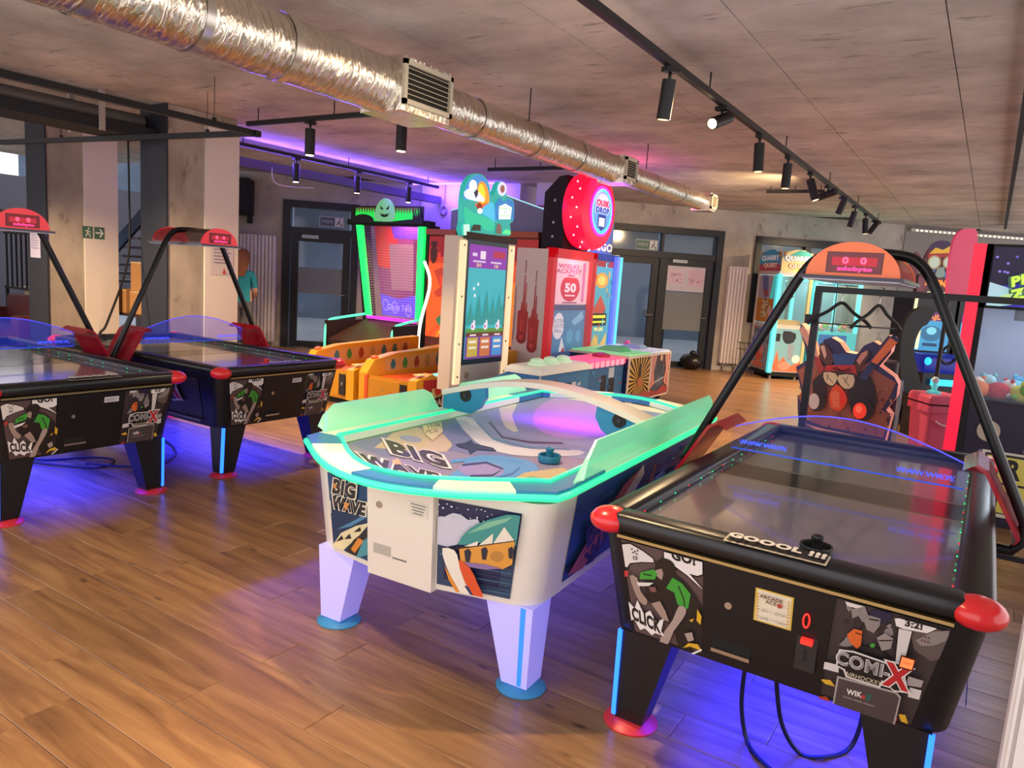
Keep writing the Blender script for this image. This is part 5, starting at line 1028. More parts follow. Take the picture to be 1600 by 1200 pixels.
a.line([(.04, .4), (.06, .55), (.05, .75)], .02, '#b0483a'); a.done('side_art', Bm, 'red paint drips ending in balls')
D = thing('drum_topper', 'big red lit drum sign with blue centre on top of the red cabinet', 'sign', (-4.45, 8.80, 2.50))
n = 40; R_ = .50
def rg(r, x): return [(x, r*math.cos(2*PI*k/n), r*math.sin(2*PI*k/n)) for k in range(n)]
MB().loft([rg(.40, -.30), rg(.47, -.28), rg(.50, -.2), rg(.50, -.06), rg(.47, 0), rg(.40, .03), rg(.31, .035)], M('drum_red', '#f01848', .35, emit=.75, ecol='#ff1038'), True, True).build('drum', D, 'glowing red ridged drum')
MB().loft([rg(.318, .036), rg(.318, .05), rg(.285, .05), rg(.285, .036)], M('ring_magenta', '#e040e0', .4, emit=1.2, ecol='#d030ff'), False).build('magenta_ring', D); MB().loft([rg(.285, .037), rg(.285, .048), rg(.25, .048), rg(.25, .037)], M('ring_cyan', '#30d8e8', .4, emit=1.2), False).build('cyan_ring', D)
for k in range(26): MB().sphere((-.06 if k % 2 else -.14, .503*math.cos(2*PI*k/26), .503*math.sin(2*PI*k/26)), .012, M('bulb_pink', '#ffd0e0', .4, emit=2.0), 6, 4).build('bulb', D)
a = Art((.049, -.25, -.25), (.049, .25, -.25), (.049, .25, .25), (.049, -.25, .25), '#5aa0d8', emit=.7, clip=[(.5 + .5*math.cos(2*PI*k/24), .5 + .5*math.sin(2*PI*k/24)) for k in range(24)])
a.ell(.5, .75, .35, .2, '#b8d8ee'); a.text('QUIK', (.5, .70), (.27, 0), (0, .2), '#c81848', .07, '#f0d8e4', .12); a.text('DROP', (.5, .52), (.27, 0), (0, .2), '#2a50a8', .07, '#c8e0f0', .12); a.poly([(.28, .42), (.72, .42), (.72, .12), (.5, .0), (.28, .12)], '#1f3a8a'); a.rect(.34, .12, .66, .34, '#f0f4f4'); a.text('100', (.5, .23), (.12, 0), (0, .12), '#6a7078', 0); a.done('sign_face', D, 'blue sign face reading QUIK DROP')
MB().prism([(-.62, -.50), (-.30, -.50), (-.30, .42), (-.42, .40), (-.62, .20)], -.36, .36, blackm).build('housing', D, 'black metal housing')
for z in (-.36, -.18, .1): MB().cyl((-.46, -.365, z), .018, .008, M('bolt_pale', '#b8c0c0', .4), 8, axis='y').build('bolt', D)
lamp('drum_lamp', 'POINT', D, (.25, 0, .3), 6.0, '#ff3a8a', .25)
K2 = thing('game_console', 'blue console with glowing pink top before the red cabinet', 'console', (-3.8, 7.5, 0))
MB().b2((-.42, 0, .06), (0, 1.05, .60), bl_pr).build('body', K2); MB().b2((-.44, -.02, .60), (.03, 1.06, .68), M('pink_top', '#f06a90', .35, emit=.45, ecol='#ff4a80'), bevel=.02).build('top_slab', K2, 'pink lit console top')
for k in range(7): MB().b2((.03, .05 + .14*k, .60), (.036, .14 + .14*k, .67), M('pink_pale', '#f8a8c0', .4, emit=.4)).build('lit_tile', K2)
a = Art((.002, .02, .06), (.002, 1.03, .06), (.002, 1.03, .6), (.002, .02, .6), '#2a6ca0'); a.rect(.4, .15, .55, .8, '#11141c'); a.rect(.62, .2, .78, .7, '#11141c'); a.rect(.6, .72, .75, .95, '#b8d0e0'); splat(a, 10, (0, 0, 1, 1), ['#1d4f7a', '#3f8ac0', '#8a3a4a'], (.03, .06), 2); a.done('front_art', K2)
MB().lathe((-.2, .8, .68), [(.12, 0), (.11, .03), (.04, .05)], M('pad_red', '#c02a50', .4), 16).build('button', K2)

# ------------------------------------------------------------------ blue-lit circus machine
Cm = thing('strip_screen_game', 'narrow tall game with golden screen between blue lit pillars', 'arcade game', (-4.8, 9.215, 0))
MB().b2((-.5, 0, 0), (0, 1.1, 2.0), M('circus_navy', '#223a6a', .4)).build('cabinet', Cm)
for y, c in ((.0, '#58b8f0'), (.92, '#5a70e8'), (1.0, '#48c8ff')): MB().b2((.0, y, .33), (.06, y + .09, 1.98), M('pillar_%s' % c[1:], c, .4, emit=.9)).build('lit_pillar', Cm, 'blue lit pillar')
a = Art((.003, .2, .5), (.003, .9, .5), (.003, .9, 1.9), (.003, .2, 1.9), '#4a9ab0', emit=.4); a.rect(0, .94, 1, 1, '#8a2a2a'); a.ell(.5, .8, .3, .08, '#c8923a'); a.ell(.5, .8, .18, .05, '#e8c060'); a.poly([(.2, .5), (.5, .65), (.8, .5), (.7, .45), (.3, .45)], '#a84a3a'); a.rect(.15, .33, .85, .46, '#20241c'); a.rect(.2, .41, .8, .44, '#d8d83a'); a.rect(.2, .36, .8, .38, '#d8d83a'); a.poly([(.1, .05), (.35, .25), (.6, .12), (.9, .26), (.9, .05)], '#c8b068'); a.text('WIN', (.5, .29), (.2, 0), (0, .06), '#f0e890', .03); splat(a, 18, (0, 0, 1, 1), ['#d0a040', '#2f7088', '#b06038', '#78c0c8'], (.02, .05), 8); a.done('screen', Cm, 'golden cartoon screen')
lamp('pillar_lamp', 'POINT', Cm, (.1, .6, 2.2), 9, '#5a48ff', .1)  # added bare point light, tints the ceiling above the cabinet violet
hd_ = MB().prism([(.15, 2.0), (1.1, 2.0), (1.1, 2.5), (.85, 2.55), (.3, 2.3)], -.2, -.14, M('circus_head', '#4a6a90', .4, emit=.15), plane='yz').build('header_board', Cm)
a = Art((-.139, .2, 2.0), (-.139, 1.08, 2.0), (-.139, 1.08, 2.5), (-.139, .2, 2.5), None, emit=.3, clip=[(0, 0), (1, 0), (1, 1), (.75, 1), (.12, .58)])
for k in range(7): a.poly([(.5, .0), (.1 + .14*k, 1.0), (.16 + .14*k, 1.0)], ['#d87a3a', '#e8dcc0', '#b83a4a'][k % 3])
a.text('RINGO', (.55, .2), (.28, 0), (0, .3), '#f0e0b0', .05, '#3a2a5a', .1); a.done('header_art', hd_)
K3 = thing('game_console', 'double circus console with sunburst and curtain fronts and green white top', 'console', (-3.75, 8.6, 0))
MB().b2((-.85, 0, .10), (-.004, 1.42, .66), M('circus_navy')).build('body', K3)
a = Art((-.85, -.002, .10), (0, -.002, .10), (0, -.002, .66), (-.85, -.002, .66), '#22386a')
r = random.Random(4)
for k in range(24): a.ell(r.uniform(.05, .95), r.uniform(.08, .95), .05, .07, r.choice(['#d8784a', '#e8a880', '#c0503a', '#e8d0b8']), n=9)
for k in range(3): a.line([(0, .2 + .3*k), (.5, .35 + .3*k), (1, .15 + .3*k)], .07, '#18284a')
a.done('side_art', K3)
a = Art((.0, .02, .10), (.0, .71, .10), (.0, .71, .66), (.0, .02, .66), '#2a2018')
for k in range(26): t0, t1 = 2*PI*k/26, 2*PI*(k + .5)/26; a.poly([(.5, .45), (.5 + math.cos(t0), .45 + math.sin(t0)), (.5 + math.cos(t1), .45 + math.sin(t1))], '#d8a848')
a.rect(.45, .55, .53, .85, '#1a1414'); a.ell(.5, .42, .12, .12, '#c06a3a'); a.poly([(0, 0), (1, 0), (1, .12), (.8, .2), (.5, .12), (.2, .2), (0, .12)], '#b84830'); a.done('sunburst_panel', K3, 'gold sunburst front panel')
a = Art((.0, .72, .10), (.0, 1.41, .10), (.0, 1.41, .66), (.0, .72, .66), '#5a3a40'); a.poly([(.15, .1), (.3, .7), (.5, .85), (.7, .7), (.85, .1)], '#3a4658', smooth=2); a.rect(.38, .55, .46, .85, '#16181e'); a.rect(.54, .55, .62, .85, '#16181e'); a.ell(.5, .35, .22, .12, '#55606e'); a.line([(.25, .32), (.75, .42)], .03, '#c8ccd0')
for s in (0, 1):
    for k in range(4): x0 = k*.07 if s == 0 else 1 - k*.07; a.poly([(x0, 1), (x0 + (.07 if s == 0 else -.07), 1), (.28 - k*.06 if s == 0 else .72 + k*.06, .3), (x0*.3 if s == 0 else 1 - (1-x0)*.3, .15)], ['#c84a3a', '#e8c8b8'][k % 2])
a.poly([(0, 0), (1, 0), (1, .15), (.7, .22), (.4, .1), (0, .18)], '#a8302a'); a.ell(.52, .92, .07, .08, '#e0b890'); a.done('curtain_panel', K3, 'red and white curtain front panel')
edge = M('console_edge', '#e8dccc', .4)
for q in [((-.86, -.015, .66), (.012, 1.43, .69)), ((-.004, -.015, .08), (.012, .02, .66)), ((-.004, .70, .08), (.012, .725, .66)), ((-.004, 1.405, .08), (.012, 1.43, .66)), ((-.86, -.015, .08), (.012, 1.43, .10))]: MB().b2(*q, edge).build('edge_trim', K3)
MB().b2((-.83, .0, .69), (-.01, .70, .71), M('top_green', '#9ae8b0', .4, emit=.25, ecol='#70ff90')).build('top_plate', K3, 'mint green lit top'); MB().b2((-.83, .72, .69), (-.01, 1.42, .71), M('top_white', '#dfeaf0', .4, emit=.2, ecol='#a0e0ff')).build('top_plate', K3, 'pale blue lit top')
MB().loft([rring(-.6, -.2, .2, .55, .04, .71), rring(-.5, -.25, .28, .5, .04, .77)], M('pad_green', '#58c080', .4, emit=.15)).build('control_pad', K3); MB().loft([rring(-.6, -.25, .9, 1.25, .04, .71), rring(-.5, -.3, .98, 1.2, .04, .76)], M('pad_blue', '#90b8d8', .4)).build('control_pad', K3); MB().sphere((-.62, 1.3, .74), .05, M('knob_pink', '#e060b0', .4), 10, 6).build('knob', K3)
for x in (-.75, -.1):
    for y in (.12, 1.3): MB().cyl((x, y - .02, .05), .05, .04, rubber, 14, axis='y').b2((x - .02, y - .03, .05), (x + .02, y + .03, .10), M('door_steel')).build('caster', K3)
t = tag(MB().prism(arc((-.05, .75), .38, PI*.5, -PI*.5, 12), 0, .04, M('arch_beige', '#b8a898', .5), plane='yz').build('round_panel'), 'pale rounded panel edge standing behind the circus console', 'panel'); t.location = (-5.0, 10.45, .0)
# ------------------------------------------------------------------ prize claw cabinets by the window
cy = M('cyan_post', '#5fd8dc', .4, emit=.55, ecol='#40e0e8'); wht = M('cab_white', '#cfcac4', .45)
def quarry_sign(a):
    a.text('QUARRY', (.5, .58), (.20, 0), (0, .30), '#e8f4f8', .05, '#1f5a8a', .10); a.text('QUEST', (.55, .25), (.20, 0), (0, .26), '#f0c8b8', .05, '#8a2a3a', .10)
q1 = thing('prize_machine', 'white prize machine with QUARRY QUEST headers and turquoise corner post', 'arcade game'); on_wall(q1)
S0, S1, Y0, Y1 = 9.74, 10.40, -1.05, -.15
MB().b2((S0 + .03, Y0 + .03, 0.06), (S1, Y1, .14), blackm).build('plinth', q1); MB().b2((S0 + .02, Y0 + .02, .14), (S1, Y1, .98), wht).build('lower_cabinet', q1)
MB().b2((S0 + .02, Y0 + .02, .98), (S1, Y1, 1.03), wht).build('shelf_frame', q1); MB().b2((S0, Y0, 1.95), (S1 + .01, Y1, 2.02), wht).build('roof_frame', q1); MB().b2((S0 + .06, Y1 - .05, 1.03), (S1 - .04, Y1, 1.95), M('cab_inner', '#4a8a94', .5)).build('back_panel', q1)
MB().b2((S0 - .02, Y0 - .02, .12), (S0 + .06, Y0 + .06, 1.97), cy).build('corner_post', q1, 'turquoise lit corner post'); MB().b2((S1 - .05, Y0, .12), (S1 + .01, Y0 + .06, 1.97), M('gold_post', '#c8c08a', .4)).build('corner_post', q1); MB().b2((S0, Y1 - .06, .12), (S0 + .05, Y1, 1.97), wht).build('corner_post', q1)
a = Art((S0 + .015, Y1, .16), (S0 + .015, Y0 + .06, .16), (S0 + .015, Y0 + .06, .96), (S0 + .015, Y1, .96), '#8da0b0'); splat(a, 22, (0, 0, 1, 1), ['#6f7f96', '#b8a8a0', '#c86a5a', '#5a6a80', '#d8c0b0'], (.06, .12), 3); a.ell(.5, .35, .2, .18, '#d8583a'); a.ell(.62, .45, .13, .11, '#d88a8a'); a.poly([(.2, .1), (.5, .22), (.8, .1), (.7, .02), (.3, .02)], '#d8705a'); a.text('QUEST', (.4, .9), (.16, 0), (0, .1), '#3a5a80', .03); a.done('side_art', q1, 'crab cartoon print')
a = Art((S0 + .06, Y0 + .015, .16), (S1 - .05, Y0 + .015, .16), (S1 - .05, Y0 + .015, .96), (S0 + .06, Y0 + .015, .96), '#7ab0c0'); a.poly([(.3, .95), (.75, .9), (.7, .7), (.45, .65), (.3, .75)], '#20242a', smooth=2); a.poly([(.5, .65), (.75, .62), (.7, .3), (.55, .25)], '#8a98a8'); a.poly([(0, 0), (.15, .5), (.25, .2), (.4, .35), (.6, .1), (1, .25), (1, 0)], '#d8704a'); a.ell(.45, .12, .22, .1, '#e8907a'); a.ell(.85, .3, .15, .1, '#e8ece8'); a.rect(.05, .7, .2, .88, '#16181c'); a.done('front_art', q1, 'pirate ship cartoon print')
a = Art((S0 + .02, Y1 - .05, 1.05), (S0 + .02, Y0 + .1, 1.05), (S0 + .02, Y0 + .1, 1.5), (S0 + .02, Y1 - .05, 1.5), '#c8862a'); a.rect(.3, .2, .62, .95, '#d8c89a'); splat(a, 8, (.3, .2, .62, .95), ['#3a6a5a', '#8a4a2a', '#2a2a2a'], (.04, .08), 4); a.ell(.78, .5, .12, .2, '#e0b8b0'); a.done('side_panel', q1, 'orange side panel')
a = Art((S0 + .02, Y1 - .05, 1.5), (S0 + .02, Y0 + .1, 1.5), (S0 + .02, Y0 + .1, 1.94), (S0 + .02, Y1 - .05, 1.94), '#b8b0c4'); a.poly([(.15, 1), (.5, 1), (.62, .1), (.4, .0), (.3, .3)], '#6a70b0'); a.poly([(.3, .3), (.45, .1), (.6, .15), (.5, .4)], '#b0504a'); a.poly([(.7, 0), (.8, 1), (.98, 1), (.9, 0)], '#40c8c0', emit=.3); a.done('side_panel', q1)
MB().b2((S0 + .06, Y0 + .01, 1.03), (S1 - .05, Y0 + .016, 1.95), M('cab_glass', '#a8d8dc', .05, alpha=.14)).build('front_glass', q1)
for k, (x, z, h) in enumerate([(.16, 1.5, .4), (.3, 1.35, .5), (.45, 1.55, .35)]):
    MB().tube(smooth_poly([(S0 + x, Y0 + .3, z + h), (S0 + x + .05, Y0 + .3, z + h*.6), (S0 + x - .03, Y0 + .3, z + h*.3), (S0 + x + .02, Y0 + .3, z)], 4, False), .03, M('teal_vine', '#2fa0a0', .5), 6).build('hanging_vine', q1)
MB().b2((S0 + .1, Y0 + .1, 1.03), (S1 - .08, Y0 + .5, 1.12), M('coin_gold', '#c89a3a', .4, .4, bump=.5, bscale=60)).build('coin_bed', q1, 'gold coin bed')
for nm_, c in (('left', [(S0 - .0, Y1 - .02, 2.02), (S0 - .0, Y0 + .02, 2.02)]), ('front', [(S0 + .02, Y0, 2.02), (S1, Y0, 2.02)])):
    p, q = c; up = .42
    pts = [(u, v) for u, v in [(0, 0), (1, 0), (1, .55), (.88, .82), (.65, .97), (.4, .97), (.15, .85), (0, .55)]]
    a = Art(p, q, (q[0], q[1], 2.02 + up), (p[0], p[1], 2.02 + up), '#2f8ab0' if nm_ == 'left' else '#d8c88a', clip=pts, emit=.1)
    if nm_ == 'left': a.rect(0, 0, 1, .3, '#a83a4a')
    else: a.poly([(.2, .7), (.5, .95), (1, .9), (1, .6)], '#2fa8a0'); a.rect(.5, .05, .9, .3, '#e0c020')
    quarry_sign(a); a.done('header_sign', q1, 'lit QUARRY QUEST header')
    if nm_ == 'left': MB().b2((S0 + .004, Y0 + .05, 2.02), (S0 + .03, Y1 - .05, 2.38), M('sign_orange', '#b8702a', .5)).build('header_back', q1)
    else: MB().b2((S0 + .06, Y0 + .004, 2.02), (S1 - .04, Y0 + .03, 2.38), M('sign_orange')).build('header_back', q1)
for x, y in [(S0 + .08, Y0 + .08), (S1 - .08, Y0 + .08), (S0 + .08, Y1 - .08)]: MB().cyl((x, y, 0), .03, .07, M('door_steel'), 10).build('foot', q1)
q2 = thing('prize_machine', 'turquoise glass prize machine right of the QUARRY QUEST one', 'arcade game'); on_wall(q2)
S0, S1 = 10.46, 11.42
MB().b2((S0, Y0, .05), (S1, Y1, .95), M('cyan_body', '#48b8cc', .4, emit=.12)).build('lower_cabinet', q2); MB().b2((S0, Y0, 1.86), (S1, Y1, 2.12), M('cyan_body')).build('top_box', q2)
for x in (S0, S1 - .06):
    for y in (Y0, Y1 - .06): MB().b2((x, y, .95), (x + .06, y + .06, 1.86), cy).build('corner_post', q2)
MB().b2((S0 + .06, Y1 - .04, .95), (S1 - .06, Y1 - .01, 1.86), M('cab_inner')).build('back_panel', q2); MB().b2((S0 + .06, Y0 + .02, .95), (S1 - .06, Y0 + .026, 1.86), M('cab_glass')).build('front_glass', q2); MB().b2((S0 + .45, Y0 + .012, .95), (S0 + .47, Y0 + .03, 1.86), M('gasket', '#2a4a54', .5)).build('glass_joint', q2)
a = Art((S0 + .2, Y0 - .002, .5), (S1 - .2, Y0 - .002, .5), (S1 - .2, Y0 - .002, .9), (S0 + .2, Y0 - .002, .9), '#2f6ab8'); a.ell(.5, .5, .3, .35, '#2a4a90'); a.done('control_plate', q2); MB().b2((S0 + .02, Y0 + .02, 0), (S1 - .02, Y1, .05), blackm).build('plinth', q2)
toycols = ['#e8e4e0', '#e88aa8', '#68b8d8', '#6ab858', '#e8d060', '#d85a4a']
def wl(s, y, z): c, sn = math.cos(WROT), math.sin(WROT); return (WLOC[0] + s*c - y*sn, WLOC[1] + s*sn + y*c, z)
def toy(loc, r, c1, c2, label, group):
    e = thing('plush_toy', label, 'toy', loc, random.uniform(0, 6), group); m1 = M('plush_' + c1[1:], c1, .9, noise=.08, nscale=30, bump=.3, bscale=90); m2 = M('plush_' + c2[1:], c2, .9, noise=.08, nscale=30, bump=.3, bscale=90)
    MB().sphere((0, 0, r*.8), r, m1, 12, 8, (1, 1.1, .8)).build('body', e); MB().sphere((0, -r*.9, r*1.25), r*.62, m2, 12, 8).build('head', e)
    for s in (-1, 1): MB().sphere((s*r*.42, -r*.9, r*1.8), r*.2, m1, 8, 5).build('ear', e); MB().sphere((s*r*.8, -r*.5, r*.55), r*.3, m2, 8, 5, (1, 1.5, .8)).build('paw', e)
for k, (s, y, c, lb) in enumerate([(10.62, -.85, 0, 'white plush toy in the turquoise prize machine'), (10.82, -.82, 1, 'pink plush toy in the turquoise prize machine'), (11.05, -.85, 2, 'light blue plush toy in the turquoise prize machine'), (11.25, -.82, 3, 'green plush toy in the turquoise prize machine')]):
    toy(wl(s, y, .95), .09, toycols[c], toycols[(c + 2) % 6] if c != 0 else '#f0e8e4', lb, 'toys in the turquoise prize machine')
st = thing('wire_stand', 'thin black wire stand by the narrow radiator', 'stand'); on_wall(st)
for x, y in [(9.36, -.72), (9.58, -.72), (9.36, -.5), (9.58, -.5)]: MB().tube([(x, y, 0), (x + (.06 if x < 9.5 else -.06), y, .3), (x, y, .62)], .006, black, 5).build('leg', st)
for z in (.5, .62): MB().tube([(9.34, -.74, z), (9.60, -.74, z), (9.60, -.48, z), (9.34, -.48, z), (9.34, -.74, z)], .006, black, 5).build('wire_ring', st)
bg = thing('bag', 'black bin bag slumped on the floor by the double doors', 'bag', (-4.85, 14.15, 0))
MB().sphere((0, 0, .16), .2, M('bag_black', '#121418', .35, bump=.9, bscale=14), 14, 9, (1.2, .9, .8)).build('sack', bg); MB().sphere((.02, 0, .33), .07, M('bag_black'), 8, 5, (1, 1, .8)).build('knot', bg)

# ------------------------------------------------------------------ gas mask ride panel
mk = thing('shooting_ride', 'cut-out ride panel printed with a goggled gas mask face', 'arcade game', (-1.07, 7.86, 0))
OUT = [(-.52, 1.32), (-.46, 1.26), (-.37, 1.08), (-.32, .99), (-.29, 1.18), (-.22, 1.21), (-.14, 1.17), (-.07, 1.08), (.03, 1.07), (.08, 1.16), (.16, 1.21), (.22, 1.18), (.28, 1.28), (.33, 1.26), (.32, 1.12), (.24, .98), (.38, .89), (.42, .83), (.42, .7), (.35, .57), (.4, .51), (.36, .10), (.25, .06), (.02, .05), (-.16, .06), (-.39, .10), (-.45, .44), (-.47, .59), (-.43, .61), (-.52, .88), (-.42, .96), (-.46, 1.1), (-.53, 1.26)]
MB().prism(OUT, -.02, .26, M('ride_navy', '#3a3562', .45), side=M('ride_salmon', '#e8a894', .45, emit=.22, ecol='#ff8a70')).build('cut_out_panel', mk)  # salmon edge is brightened by emission in place of light on it
a = Art((-.7, -.022, 0), (.7, -.022, 0), (.7, -.022, 1.4), (-.7, -.022, 1.4), None, quad=[(((x)-1230)*5.454, ((y)-480)*5.454) for x, y in [(1225.5, 490.8), (1470.6, 510.9), (1435.5, 740.9), (1200.3, 699.2)]])
a.poly([(95, 540), (165, 490), (240, 430), (320, 500), (600, 510), (700, 470), (770, 550), (930, 640), (870, 770), (800, 870), (880, 910), (820, 1110), (560, 1060), (300, 1010), (180, 960), (100, 760), (140, 700)], '#a05c48')
r = random.Random(8)
for k in range(60):
    x, y = r.choice([(r.uniform(90, 300), r.uniform(500, 720)), (r.uniform(720, 900), r.uniform(600, 900)), (r.uniform(120, 860), r.uniform(880, 1080))]); w_, h_ = r.uniform(10, 26), r.uniform(14, 40); a.poly([(x, y), (x + w_, y + 6), (x + w_, y + h_), (x, y + h_ - 6)], r.choice(['#4a2626', '#a86a50', '#b87a58', '#3a2430', '#8a4a3c']))
a.poly([(390, 395), (610, 395), (570, 490), (410, 490)], '#33508a'); a.poly([(600, 540), (720, 590), (770, 800), (700, 940), (560, 900), (530, 700)], '#241a20', smooth=2); a.poly([(230, 620), (330, 560), (340, 760), (300, 860), (220, 860), (230, 700)], '#2a1c20', smooth=2)
a.poly([(285, 320), (330, 305), (395, 400), (395, 480), (335, 480), (290, 420)], '#5a3428', smooth=2); a.poly([(290, 330), (325, 320), (345, 400), (330, 440)], '#e0b0a0'); a.poly([(580, 490), (620, 400), (690, 360), (712, 385), (690, 440), (620, 530)], '#5a3428', smooth=2); a.poly([(600, 450), (640, 390), (690, 365), (690, 400), (620, 490)], '#d89080')
a.poly([(720, 460), (895, 245), (955, 290), (775, 485)], '#f07840'); a.poly([(885, 258), (905, 230), (960, 268), (945, 300)], '#2a2050'); a.poly([(700, 480), (760, 500), (680, 620), (620, 600)], '#2f3866'); a.poly([(112, 190), (150, 150), (255, 330), (285, 430), (220, 400)], '#e0a890'); a.poly([(230, 410), (290, 430), (330, 560), (290, 560)], '#a83a34')
a.poly([(345, 490), (585, 490), (605, 575), (325, 555)], '#c02a26'); a.poly([(380, 520), (430, 500), (480, 540), (540, 505), (570, 540)], '#7a1c1c')
a.poly([(310, 540), (590, 560), (575, 690), (500, 700), (440, 640), (400, 680), (320, 630)], '#3a2420', smooth=2); a.poly([(322, 552), (420, 560), (435, 610), (395, 665), (335, 630)], '#d8c4a0', smooth=2); a.poly([(450, 575), (575, 575), (570, 670), (500, 690), (445, 630)], '#d8c4a0', smooth=2)
for p in [[(340, 570), (400, 640)], [(360, 560), (350, 620)], [(480, 590), (540, 670)], [(530, 580), (500, 640)]]: a.line(p, 8, '#8a7a60')
a.poly([(370, 740), (430, 650), (500, 720), (518, 800), (460, 875), (385, 850)], '#e0502a', smooth=2); a.poly([(460, 700), (500, 730), (512, 800), (465, 860)], '#e8301e')
for k in range(7): a.line([(380 + 4*k, 735 + 18*k), (420, 715 + 20*k), (455, 735 + 18*k)], 7, '#f0a070')
a.ell(265, 800, 75, 80, '#2a1a1a'); a.ell(240, 795, 46, 68, '#c8bcc0'); a.ell(660, 870, 85, 90, '#2a1a1a'); a.ell(628, 875, 58, 68, '#f03a28', emit=.3); a.ell(620, 860, 28, 32, '#f86a50', emit=.3)
a.poly([(165, 985), (330, 1030), (560, 1075), (820, 1130), (815, 1150), (540, 1110), (300, 1050)], '#d89a88'); a.done('printed_face', mk, 'gas mask face with goggles and red filter')
MB().b2((-.34, .26, .3), (.34, .72, .62), M('ride_seat', '#2a2030', .5), bevel=.04).b2((-.36, .66, .3), (.34, .78, 1.0), M('ride_seat'), bevel=.04).build('seat', mk)
a = Art((.402, .27, .12), (.402, .8, .12), (.402, .8, .78), (.402, .27, .78), '#6a4a44'); splat(a, 16, (0, 0, 1, 1), ['#3a5a80', '#8a5a48', '#2a2430', '#a87a68', '#5a8ab0'], (.06, .14), 5); MB(); a.done('side_art', mk)
MB().b2((.37, .26, .05), (.40, .8, .8), M('ride_navy')).build('side_board', mk); MB().b2((-.4, .26, .03), (.5, 1.1, .09), M('deck_plate', '#9aa0b8', .35, .6, bump=.4, bscale=70)).build('deck', mk, 'checker plate deck')
for x in (-.3, .45):
    for y in (.3, 1.05): MB().cyl((x, y, 0), .03, .035, black, 8).build('foot', mk)

